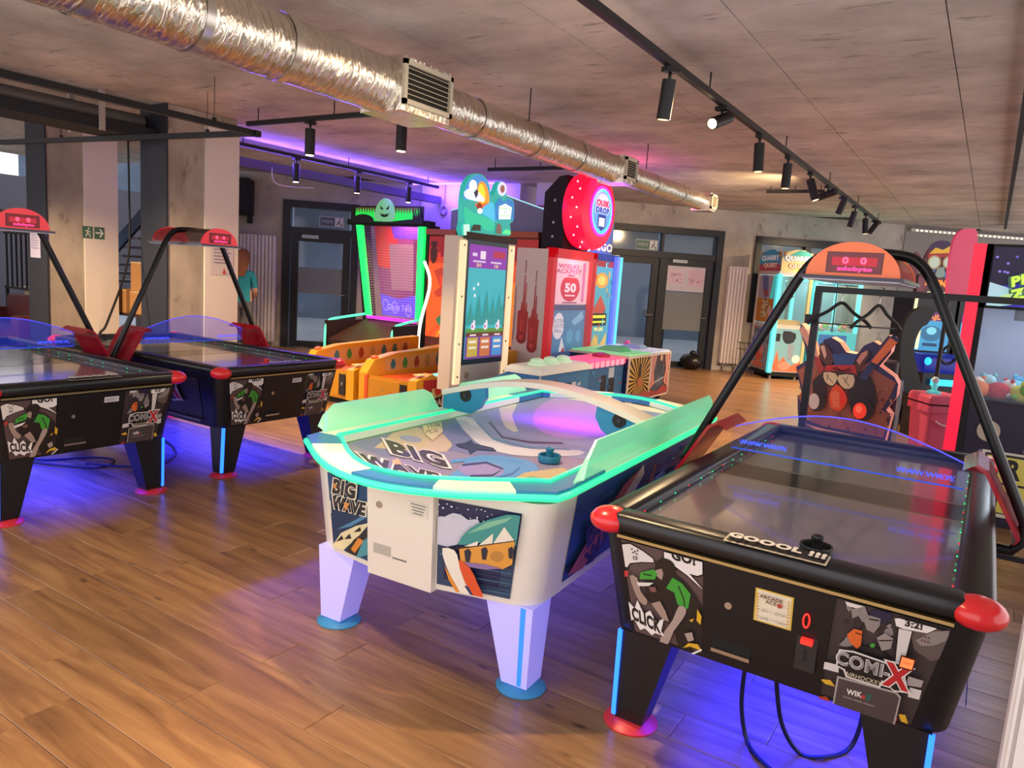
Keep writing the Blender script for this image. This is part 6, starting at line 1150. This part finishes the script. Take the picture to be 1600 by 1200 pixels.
# ------------------------------------------------------------------ racing cabinets behind
def racing(x0, label, header):
    e = thing('racing_cabinet', label, 'arcade game', (-.89 + x0*math.cos(YAW), 10.7 + x0*math.sin(YAW), 0), YAW, 'racing cabinets'); e.scale = (.78, 1, 1)
    MB().b2((0, .1, .05), (.72, .6, 1.72), M('race_black', '#101118', .4)).build('cabinet', e)
    a = Art((.06, .095, 1.0), (.66, .095, 1.0), (.66, .095, 1.5), (.06, .095, 1.5), '#3f9ac8', emit=.5); a.rect(0, .78, 1, 1, '#6a2a70'); a.text('RAJD', (.5, .87), (.2, 0), (0, .16), '#f0903a', .05); a.ell(.5, .45, .3, .2, '#2f6a90'); a.ell(.5, .52, .14, .1, '#7ad0e0'); a.rect(.3, .12, .7, .2, '#1f4060'); a.done('screen', e, 'blue racing screen')
    pts = smooth_poly([(.1, .05, 1.72), (.02, .05, 1.70), (.02, .05, 1.42), (.12, .05, 1.30), (.12, .05, 1.02)], 4, False) if header else smooth_poly([(.45, .06, 1.60), (.62, .06, 1.58), (.60, .06, 1.30), (.74, .06, 1.18), (.74, .06, .78), (.66, .06, .70), (.2, .06, .70)], 4, False)
    MB().tube(pts, .02, M('tube_cream', '#fff2c0', .4, emit=1.3, ecol='#ffe890'), 8).build('light_tube', e, 'cream light tube outline')
    MB().b2((-.02, -.35, .75), (.74, .1, .98), M('race_dash', '#1a2a80', .35, emit=.12, ecol='#2040ff'), bevel=.05).build('dashboard', e, 'blue dashboard'); MB().tube([(.36 + .13*math.cos(t*PI/10), -.38 - .03*math.sin(t*PI/10), 1.0 + .12*math.sin(t*PI/10)) for t in range(21)], .018, black, 8).build('steering_wheel', e)
    for x in (.05, .6): MB().sphere((x, -.36, .90), .05, M('race_cyan', '#30c8ff', .4, emit=1.0), 10, 6).build('lamp', e)
    MB().b2((.15, -.36, .6), (.55, -.34, .68), M('race_cyan')).build('lit_strip', e); MB().b2((.05, -.3, 0), (.67, .1, .75), M('race_black')).build('pedestal', e)
    seat = smooth_poly([(-.12, .4), (-.30, .75), (-.36, 1.2), (-.28, 1.46), (-.10, 1.56), (.06, 1.54), (-.02, 1.36), (-.10, 1.3), (-.16, 1.05), (-.02, .7), (.1, .4)], 3)
    if header:
        MB().prism([(x*1.1 - .12, z) for x, z in seat], -.5, -.4, M('seat_grey', '#0c0c10', .5)).build('seat_shell', e, 'dark curved bucket seat shell'); MB().b2((-.35, -.85, .35), (.1, -.4, .5), M('seat_grey')).b2((-.3, -.8, 0), (.05, -.45, .35), M('race_black')).build('seat_base', e)
        hb = MB().b2((.1, .2, 1.72), (.66, .3, 1.98), M('header_maroon', '#5a2430', .4)).build('header_box', e)
        a = Art((.08, .195, 1.68), (.74, .195, 1.68), (.74, .195, 1.96), (.08, .195, 1.96), '#5a2a34', emit=.2); a.text('BOUNTY', (.55, .68), (.2, 0), (0, .38), '#f0862a', .06, '#7a2a1a', .1, emit=.8); a.text('CHASER', (.55, .2), (.15, 0), (0, .24), '#c8e8a0', .04, emit=.6); a.rect(.02, .3, .2, .9, '#7a3a44'); a.done('header_art', hb)
        MB().prism(smooth_poly([(.16, 1.95), (.16, 2.22), (.28, 2.36), (.48, 2.40), (.66, 2.32), (.7, 2.1), (.68, 1.95)], 3), .2, .24, M('head_maroon', '#6a2a38', .4)).build('character_cut_out', e, 'cut-out goggled driver head')
        a = Art((.1, .195, 1.95), (.75, .195, 1.95), (.75, .195, 2.42), (.1, .195, 2.42), None, emit=.15); a.poly([(.12, .75), (.25, .95), (.55, 1.0), (.85, .85), (.8, .7), (.4, .72)], '#3a1f48', smooth=2); a.poly([(.15, .6), (.3, .8), (.5, .75), (.65, .86), (.8, .7), (.5, .6)], '#e8b82a'); a.poly([(.14, .5), (.85, .6), (.85, .7), (.14, .62)], '#a82a2a'); a.ell(.32, .4, .17, .19, '#b8a070'); a.ell(.32, .4, .13, .15, '#c8dcc8'); a.ell(.68, .42, .15, .17, '#b8a070'); a.ell(.68, .42, .11, .13, '#c8dcc8'); a.poly([(.42, .25), (.58, .3), (.66, .05), (.5, -.02), (.38, .05)], '#8aa098'); a.poly([(.2, .15), (.4, .22), (.3, .0), (.1, .0)], '#3a6aa8'); a.poly([(.65, .2), (.85, .15), (.9, 0), (.62, 0)], '#3a6aa8'); a.done('character_print', e)
        MB().prism([(-.06, 1.8), (.06, 1.78), (.10, 2.2), (.02, 2.26), (-.05, 2.22)], .22, .25, M('blade_maroon', '#7a3448', .4)).build('side_sign', e)
    return e
racing(.1, 'racing cabinet with goggled driver header and dark bucket seat', True)
racing(.70, 'racing cabinet with cream light outline seen through the claw machine glass', False)

# ------------------------------------------------------------------ bin, clothes rack
bn = thing('waste_bin', 'pinkish red plastic bin beside the red post', 'bin', (-.32, 7.9, 0), YAW); bn.scale = (1.05, 1.05, .94); bm_ = M('bin_pink', '#e25c7a', .4)
def rc(x, y, z, r=.03): return rring(-x, x, -y, y, r, z)
MB().loft([rc(.115, .13, .02), rc(.145, .165, .66), rc(.165, .185, .665), rc(.165, .185, .73)], bm_).build('bin_body', bn); MB().loft([rc(.15, .17, .74), rc(.165, .185, .75), rc(.165, .185, .80), rc(.15, .17, .83)], bm_).build('lid', bn); MB().b2((-.155, -.175, .73), (.155, .175, .742), blackm).build('rim_gap', bn)
MB().tube(smooth_poly([(-.08, -.175, .58), (-.02, -.19, .545), (.08, -.185, .545), (.13, -.175, .565)], 4, False), .01, M('bin_handle', '#f0c8d0', .4), 6).build('handle', bn)
h = thing('figurine', 'small turquoise figurine standing on the bin lid', 'figurine', (-.35, 7.86, .782)); tq = M('figure_turquoise', '#58d8d8', .35, emit=.2)
MB().lathe((0, 0, 0), [(.06, 0), (.06, .02), (.02, .035)], tq, 14).build('base', h); MB().lathe((0, 0, .03), [(.02, 0), (.03, .04), (.015, .07)], tq, 12).build('body', h); MB().sphere((0, 0, .125), .032, M('figure_grey', '#c8d8dc', .35), 10, 7).build('head', h)
rk = thing('clothes_rack', 'black metal clothes rack behind the right air hockey table', 'rack', (0, 5.2, 0)); bar = .022
MB().b2((-.99, -.02, 1.63), (1.0, .02, 1.67), black).build('top_bar', rk)
for x in (-.97, .96): MB().b2((x - bar, -.02, .06), (x + bar, .02, 1.63), black).build('post', rk); MB().b2((x - .02, -.25, .03), (x + .02, .25, .06), black).build('foot_bar', rk)
MB().b2((-.95, -.015, .12), (.95, .015, .15), black).build('lower_bar', rk); MB().b2((-1.03, -.03, 1.42), (-.98, .03, 1.48), black).build('clamp', rk)
def hanger(x, rz, label):
    e = thing('clothes_hanger', label, 'hanger', (x, 5.2, 1.63), rz, 'black hangers on the rack'); m = M('hanger_black', '#16161a', .4)
    MB().tube([(.0, 0, .052), (.018, 0, .05), (.028, 0, .035), (.024, 0, .012), (.004, 0, .0), (0, 0, -.03), (0, 0, -.06)], .003, M('lock_steel'), 6).build('hook', e)
    MB().tube(smooth_poly([(-.2, 0, -.21), (-.16, 0, -.17), (-.08, 0, -.12), (-.03, 0, -.075), (0, 0, -.06), (.03, 0, -.075), (.08, 0, -.12), (.16, 0, -.17), (.2, 0, -.21)], 3, False), .011, m, 8).build('shoulder_arm', e); MB().tube([(-.18, 0, -.2), (.18, 0, -.2)], .005, m, 6).build('trouser_bar', e)
hanger(-.82, .45, 'black clothes hanger nearest the post of the rack'); hanger(-.60, .9, 'black clothes hanger second from the post of the rack, turned aside')

# ------------------------------------------------------------------ red claw machine at the right
cm = thing('claw_machine', 'black claw machine with red front post and PRIZE ZONE sign', 'arcade game', (-.15, 6.42, 0))
MB().b2((-.02, -.03, 0), (.06, .05, 2.06), M('post_red', '#f0244a', .35, emit=.45, ecol='#ff1a3a')).build('corner_post', cm, 'glowing red corner post'); MB().b2((.06, -.02, 0), (.10, .06, 2.06), blackm).build('post_edge', cm)
MB().b2((.02, .0, .0), (1.0, .95, .93), M('claw_dark', '#1c1626', .4)).build('lower_cabinet', cm); MB().b2((.0, -.02, 1.60), (1.0, .95, 2.06), blackm).build('top_box', cm); MB().b2((.02, .9, .93), (1.0, .95, 1.6), M('claw_back', '#a8bcd8', .4)).build('back_panel', cm); MB().b2((.94, 0, .93), (1.0, .06, 1.6), blackm).build('corner_post', cm)
MB().b2((.10, .005, .93), (.94, .012, 1.6), M('claw_glass', '#c8d8f0', .04, alpha=.10)).build('front_glass', cm); MB().b2((.0, .06, .93), (.008, .9, 1.6), M('claw_glass')).build('side_glass', cm)
a = Art((.11, -.024, 1.62), (.98, -.024, 1.62), (.98, -.024, 2.04), (.11, -.024, 2.04), '#1c1838', emit=.3); a.poly([(0, .3), (.3, .45), (.6, .3), (1, .5), (1, 0), (0, 0)], '#3a28c0'); a.poly([(0, 0), (1, 0), (1, .2), (.5, .1), (0, .4)], '#b8e0f0')
r = random.Random(2)
for k in range(46): a.ell(r.uniform(0, 1), r.uniform(.35, 1), .012, .022, r.choice(['#8a80e0', '#d0d0f8', '#6a60d0']), n=8)
a.poly([(.02, .1), (.55, .62), (1, .95), (1, .2), (.4, -.1)], '#c8f0a0'); a.poly([(.1, .0), (.6, .25), (1, .35), (1, 0)], '#3a2ab0'); a.poly([(.2, -.02), (.7, .1), (1, .2), (1, 0)], '#a8d820')
a.text('PRIZE', (.30, .52), (.115, .09), (-.02, .22), '#b8e048', .05, '#28503a', .12, emit=.7); a.text('ZONE', (.33, .30), (.115, .08), (-.02, .22), '#b8e048', .05, '#28503a', .12, emit=.7); a.done('sign_face', cm, 'lit PRIZE ZONE sign')
a = Art((.11, -.004, .03), (.98, -.004, .03), (.98, -.004, .90), (.11, -.004, .90), '#221a30')
for k in range(26): rr_ = r.uniform(.008, .03); a.ell(r.uniform(.03, .97), r.uniform(.3, .97), rr_, rr_, r.choice(['#8a8098', '#b8b0c0', '#5a5068']), n=10)
a.ell(.16, .78, .085, .09, '#b8ac98'); a.poly([(.12, .06), (.14, .62), (.52, .62), (.55, .06)], '#d8d4c0'); a.poly([(.15, .09), (.165, .60), (.50, .60), (.52, .09)], '#20201c'); a.rect(.18, .36, .48, .58, '#d8d060'); a.rect(.3, .1, .5, .34, '#d8d060'); a.text('PR', (.33, .47), (.16, 0), (0, .22), '#20201c', .04); a.text('O', (.4, .22), (.16, 0), (0, .22), '#20201c', .04); a.done('front_art', cm, 'dark dotted print with yellow PRO lettering')
MB().b2((.3, .4, 1.52), (.7, .44, 1.6), black).build('gantry', cm); MB().tube([(.5, .42, 1.5), (.5, .42, 1.42)], .02, black, 8).build('claw_body', cm)
for k in range(3): t_ = 2*PI*k/3; MB().tube([(.5, .42, 1.42), (.5 + .07*math.cos(t_), .42 + .07*math.sin(t_), 1.36), (.5 + .04*math.cos(t_), .42 + .04*math.sin(t_), 1.29)], .008, M('lock_steel'), 6).build('claw_finger', cm)
specs = [(.14, .10, '#e8864a', '#f0e8d8', 'orange and white'), (.27, .12, '#c8323a', '#e8e0dc', 'red'), (.42, .10, '#d8d840', '#7ac060', 'yellow-green'), (.52, .14, '#4ab860', '#58c878', 'green'), (.18, .30, '#7ac8d8', '#a8e0e8', 'light blue'), (.36, .30, '#68c0d8', '#48a0c8', 'sky blue'), (.54, .32, '#e8e4ec', '#f0ecf0', 'white'), (.68, .12, '#e86a8a', '#f0a0b0', 'pink'), (.70, .32, '#f0f0e8', '#d8e0d0', 'cream'), (.84, .14, '#b070d0', '#d0a0e0', 'purple'), (.86, .34, '#e8b840', '#f0d080', 'golden')]
for x, y, c1, c2, nm_ in specs: toy((-.15 + x, 6.42 + y, .93), .082 + .012*(y > .2) , c1, c2, '%s plush toy heaped behind the glass of the claw machine' % nm_, 'toys in the claw machine')
lamp('claw_interior_lamp', 'POINT', cm, (.5, .3, 1.52), 6, '#e8f0ff', .1)
lamp('cabinet_lamp', 'POINT', q1, (10.1, -.6, 1.85), 4, '#d8fff8', .08); lamp('cabinet_lamp', 'POINT', q2, (10.95, -.6, 1.78), 6, '#d8f8ff', .08)
pk = thing('paddle_sign', 'pink rounded acrylic sign standing beyond the red post', 'sign', (-.34, 8.5, 0), YAW)
MB().prism(smooth_poly([(-.07, 1.72), (-.09, 2.15), (-.05, 2.31), (.04, 2.35), (.13, 2.32), (.15, 2.05), (.12, 1.70), (.04, 1.66)], 4), -.02, .02, M('paddle_pink', '#e0486c', .35, emit=.15)).build('panel', pk); MB().cyl((-.04, 0, 0), .02, 1.72, black, 10).build('pole', pk); MB().cyl((-.04, 0, 0), .16, .02, black, 18).build('base', pk)

# ------------------------------------------------------------------ white door frame at the lower right corner
wf = tag(MB().b2((.143, 1.78, 0), (.9, 1.84, 2.3), M('door_white', '#d8d0ca', .5)).b2((.15, 1.772, 0), (.156, 1.781, 2.3), M('door_white')).b2((.163, 1.768, 0), (.30, 1.781, 2.3), M('door_white')).build('door_3'), 'white door frame with vertical mouldings at the lower right corner', kind='structure')

# ------------------------------------------------------------------ things behind the left columns
card = M('cardboard', '#a87a4a', .8, noise=.06, nscale=6)
def carton(loc, d, label, rz=0.0):
    e = thing('carton', label, 'box', loc, rz, 'cartons behind the column'); w_, dd_, h_ = d
    MB().box((0, 0, h_/2), d, card).build('body', e); MB().box((0, 0, h_ + .002), (.05, dd_, .004), M('packing_tape', '#c8b088', .4)).build('tape', e); MB().b2((-w_/2, -dd_/2 - .002, h_*.96), (w_/2, -dd_/2, h_), M('packing_tape')).build('flap_edge', e)
sh = thing('storage_table', 'dark table carrying cartons behind the left column', 'table', (-9.93, 5.92, 0))
MB().b2((-.45, -.3, .70), (.45, .3, .74), M('table_dark', '#2a1c1c', .6)).build('table_top', sh)
for x in (-.4, .4):
    for y in (-.25, .25): MB().b2((x - .025, y - .025, 0), (x + .025, y + .025, .70), black).build('leg', sh)
carton((-10.10, 5.80, .74), (.34, .34, .32), 'brown carton at the lower left of the stack behind the column'); carton((-9.74, 5.83, .74), (.30, .34, .30), 'brown carton at the lower right of the stack behind the column'); carton((-9.76, 5.85, 1.04), (.32, .3, .40), 'brown carton on top of the stack behind the column', .1)
st_ = thing('staircase', 'grey staircase with dark blue stringer seen between the left columns', 'stairs', (-13.35, 6.9, 0))
MB().prism([(0, .9), (2.6, 2.6), (2.6, 2.85), (0, 1.15)], -.05, .0, M('stringer_blue', '#1f2c4c', .5)).build('stringer', st_)
for k in range(11): MB().b2((.1 + .23*k, 0, 1.02 + .15*k), (.4 + .23*k, .9, 1.06 + .15*k), M('tread_grey', '#6a6670', .7)).build('tread', st_)
MB().prism([(0, 0), (2.6, 0), (2.6, 2.55), (0, .85)], .85, .9, M('stair_wall', '#6f6a70', .8)).build('side_wall', st_)
so = thing('sofa', 'dark red sofa behind the far left table', 'sofa', (-9.2, 4.15, 0)); mr = M('sofa_maroon', '#4a1018', .7, noise=.1, nscale=20)
MB().box((-2.6, .9, .22), (1.6, .8, .40), mr, bevel=.05).build('seat', so); MB().box((-2.6, 1.22, .55), (1.6, .2, .55), mr, bevel=.06).build('backrest', so)
for x in (-3.45, -1.75): MB().box((x, .9, .32), (.18, .8, .60), mr, bevel=.05).build('armrest', so)
ct = thing('counter', 'pale tan counter at the far left edge', 'counter', (-12.6, 6.0, 0)); MB().b2((-.6, -.2, 0), (.6, .2, .86), M('counter_tan', '#a89878', .6)).build('front', ct); MB().b2((-.65, -.25, .86), (.65, .25, .9), M('counter_top', '#c8b898', .5)).build('worktop', ct)
cp = thing('display_panel', 'glowing pale cyan window panel behind the railing at the far left', 'display', (-13.2, 6.6, 0)); MB().b2((-.9, 0, .95), (.7, .05, 1.85), M('panel_cyan', '#8fc8d8', .4, emit=.6)).build('panel', cp); MB().b2((-.95, -.02, .9), (.75, .06, .95), black).b2((-.95, -.02, 1.85), (.75, .06, 1.92), black).build('panel_frame', cp); MB().b2((-.1, .0, 0), (.1, .06, .9), black).build('stand', cp)
rl = thing('railing', 'black metal railing in front of the cyan panel at the far left', 'railing', (-12.5, 5.6, 0))
for k in range(9): MB().b2((-.8 + .16*k, -.012, .9), (-.776 + .16*k, .012, 1.72), black).build('baluster', rl)
MB().b2((-.85, -.02, 1.72), (.55, .02, 1.78), black).build('top_rail', rl); MB().b2((-.85, -.02, .86), (.55, .02, .90), black).build('bottom_rail', rl)
for x in (-.83, .5): MB().b2((x, -.02, 0), (x + .04, .02, .9), black).build('post', rl)

# ------------------------------------------------------------------ person in teal shirt, seen from behind
def make_person():
    e = thing('person', 'person with long brown hair in a teal t-shirt and grey trousers, seen from behind', 'person', (-10.22, 7.72, 0), YAW)
    V, E, Rr = [], [], []
    def chain(pts, start=None):
        prev = start
        for p in pts:
            V.append(p[:3]); Rr.append(p[3]); i = len(V) - 1
            if prev is not None: E.append((prev, i))
            prev = i
        return prev
    pel = chain([(0, 0, .92, .125)]); ch = chain([(0, .0, 1.08, .12), (0, .01, 1.24, .135)], pel); nk = chain([(0, .01, 1.38, .085), (0, .02, 1.45, .05), (0, .035, 1.53, .075), (0, .04, 1.61, .085), (0, .03, 1.66, .06)], ch)
    for s in (-1, 1):
        k = chain([(s*.15, .01, 1.34, .06), (s*.19, .0, 1.22, .05), (s*.205, .02, 1.08, .042), (s*.16, .14, .99, .034), (s*.10, .22, .97, .028)], ch)
        hnd = chain([(s*.075, .245, .965, .026)], k)
        for f in range(4): chain([(s*(.06 - .004*f), .262 + .0*f, .985 - .014*f, .0085), (s*(.035 - .002*f), .268, .98 - .014*f, .008)], hnd)
        chain([(s*.085, .262, .992, .009), (s*.07, .275, 1.005, .008)], hnd)
        lg = chain([(s*.09, 0, .86, .098), (s*.10, .01, .48, .066), (s*.10, -.02, .28, .058), (s*.10, -.02, .09, .042)], pel); chain([(s*.105, .08, .04, .036), (s*.11, .15, .035, .03)], lg)
    me = bpy.data.meshes.new('body'); me.from_pydata(V, E, []); o = bpy.data.objects.new('body', me); COL.objects.link(o)
    o.modifiers.new('skin', 'SKIN'); sv = me.skin_vertices[0].data if me.skin_vertices else None
    if sv is None:
        bm = bmesh.new(); bm.from_mesh(me); bm.verts.layers.skin.verify(); bm.to_mesh(me); bm.free(); sv = me.skin_vertices[0].data
    for i, r in enumerate(Rr): sv[i].radius = (r * (1.22 if i < 3 else 1.0), r * (.8 if i < 3 else 1.0)); sv[i].use_root = (i == 0)
    ss = o.modifiers.new('sub', 'SUBSURF'); ss.levels = 2; ss.render_levels = 2
    dg = bpy.context.evaluated_depsgraph_get(); m2 = bpy.data.meshes.new_from_object(o.evaluated_get(dg)); bpy.data.objects.remove(o)
    m2.materials.clear()
    for m in (M('skin_tone', '#c89a80', .55), M('tshirt_teal', '#1f8aa0', .85, noise=.05, nscale=12), M('trousers_grey', '#5a5a66', .85), M('shoe_dark', '#2a2a30', .6)): m2.materials.append(m)
    for p in m2.polygons:
        c = p.center; arm = abs(c.x) > .14 and c.z > .9
        p.use_smooth = True; p.material_index = 3 if c.z < .075 else 2 if c.z < .90 and c.y < .12 else 0 if c.z > 1.415 else (0 if (arm and c.z < 1.12) or c.y > .12 else 1)
    b = bpy.data.objects.new('body', m2); COL.objects.link(b); b.parent = e
    hm = M('hair_brown', '#8a5530', .6, noise=.2, nscale=30, stretch=(6, 6, .6))
    MB().loft([[(rx*math.cos(2*PI*k/16), cy_ + ry*math.sin(2*PI*k/16), z) for k in range(16)] for z, rx, ry, cy_ in [(1.30, .05, .03, -.085), (1.36, .085, .045, -.075), (1.46, .105, .065, -.05), (1.56, .11, .095, -.01), (1.64, .108, .105, .015), (1.70, .085, .085, .02), (1.735, .04, .04, .02), (1.74, .01, .01, .02)]], hm, True, True).build('hair', e)
make_person()
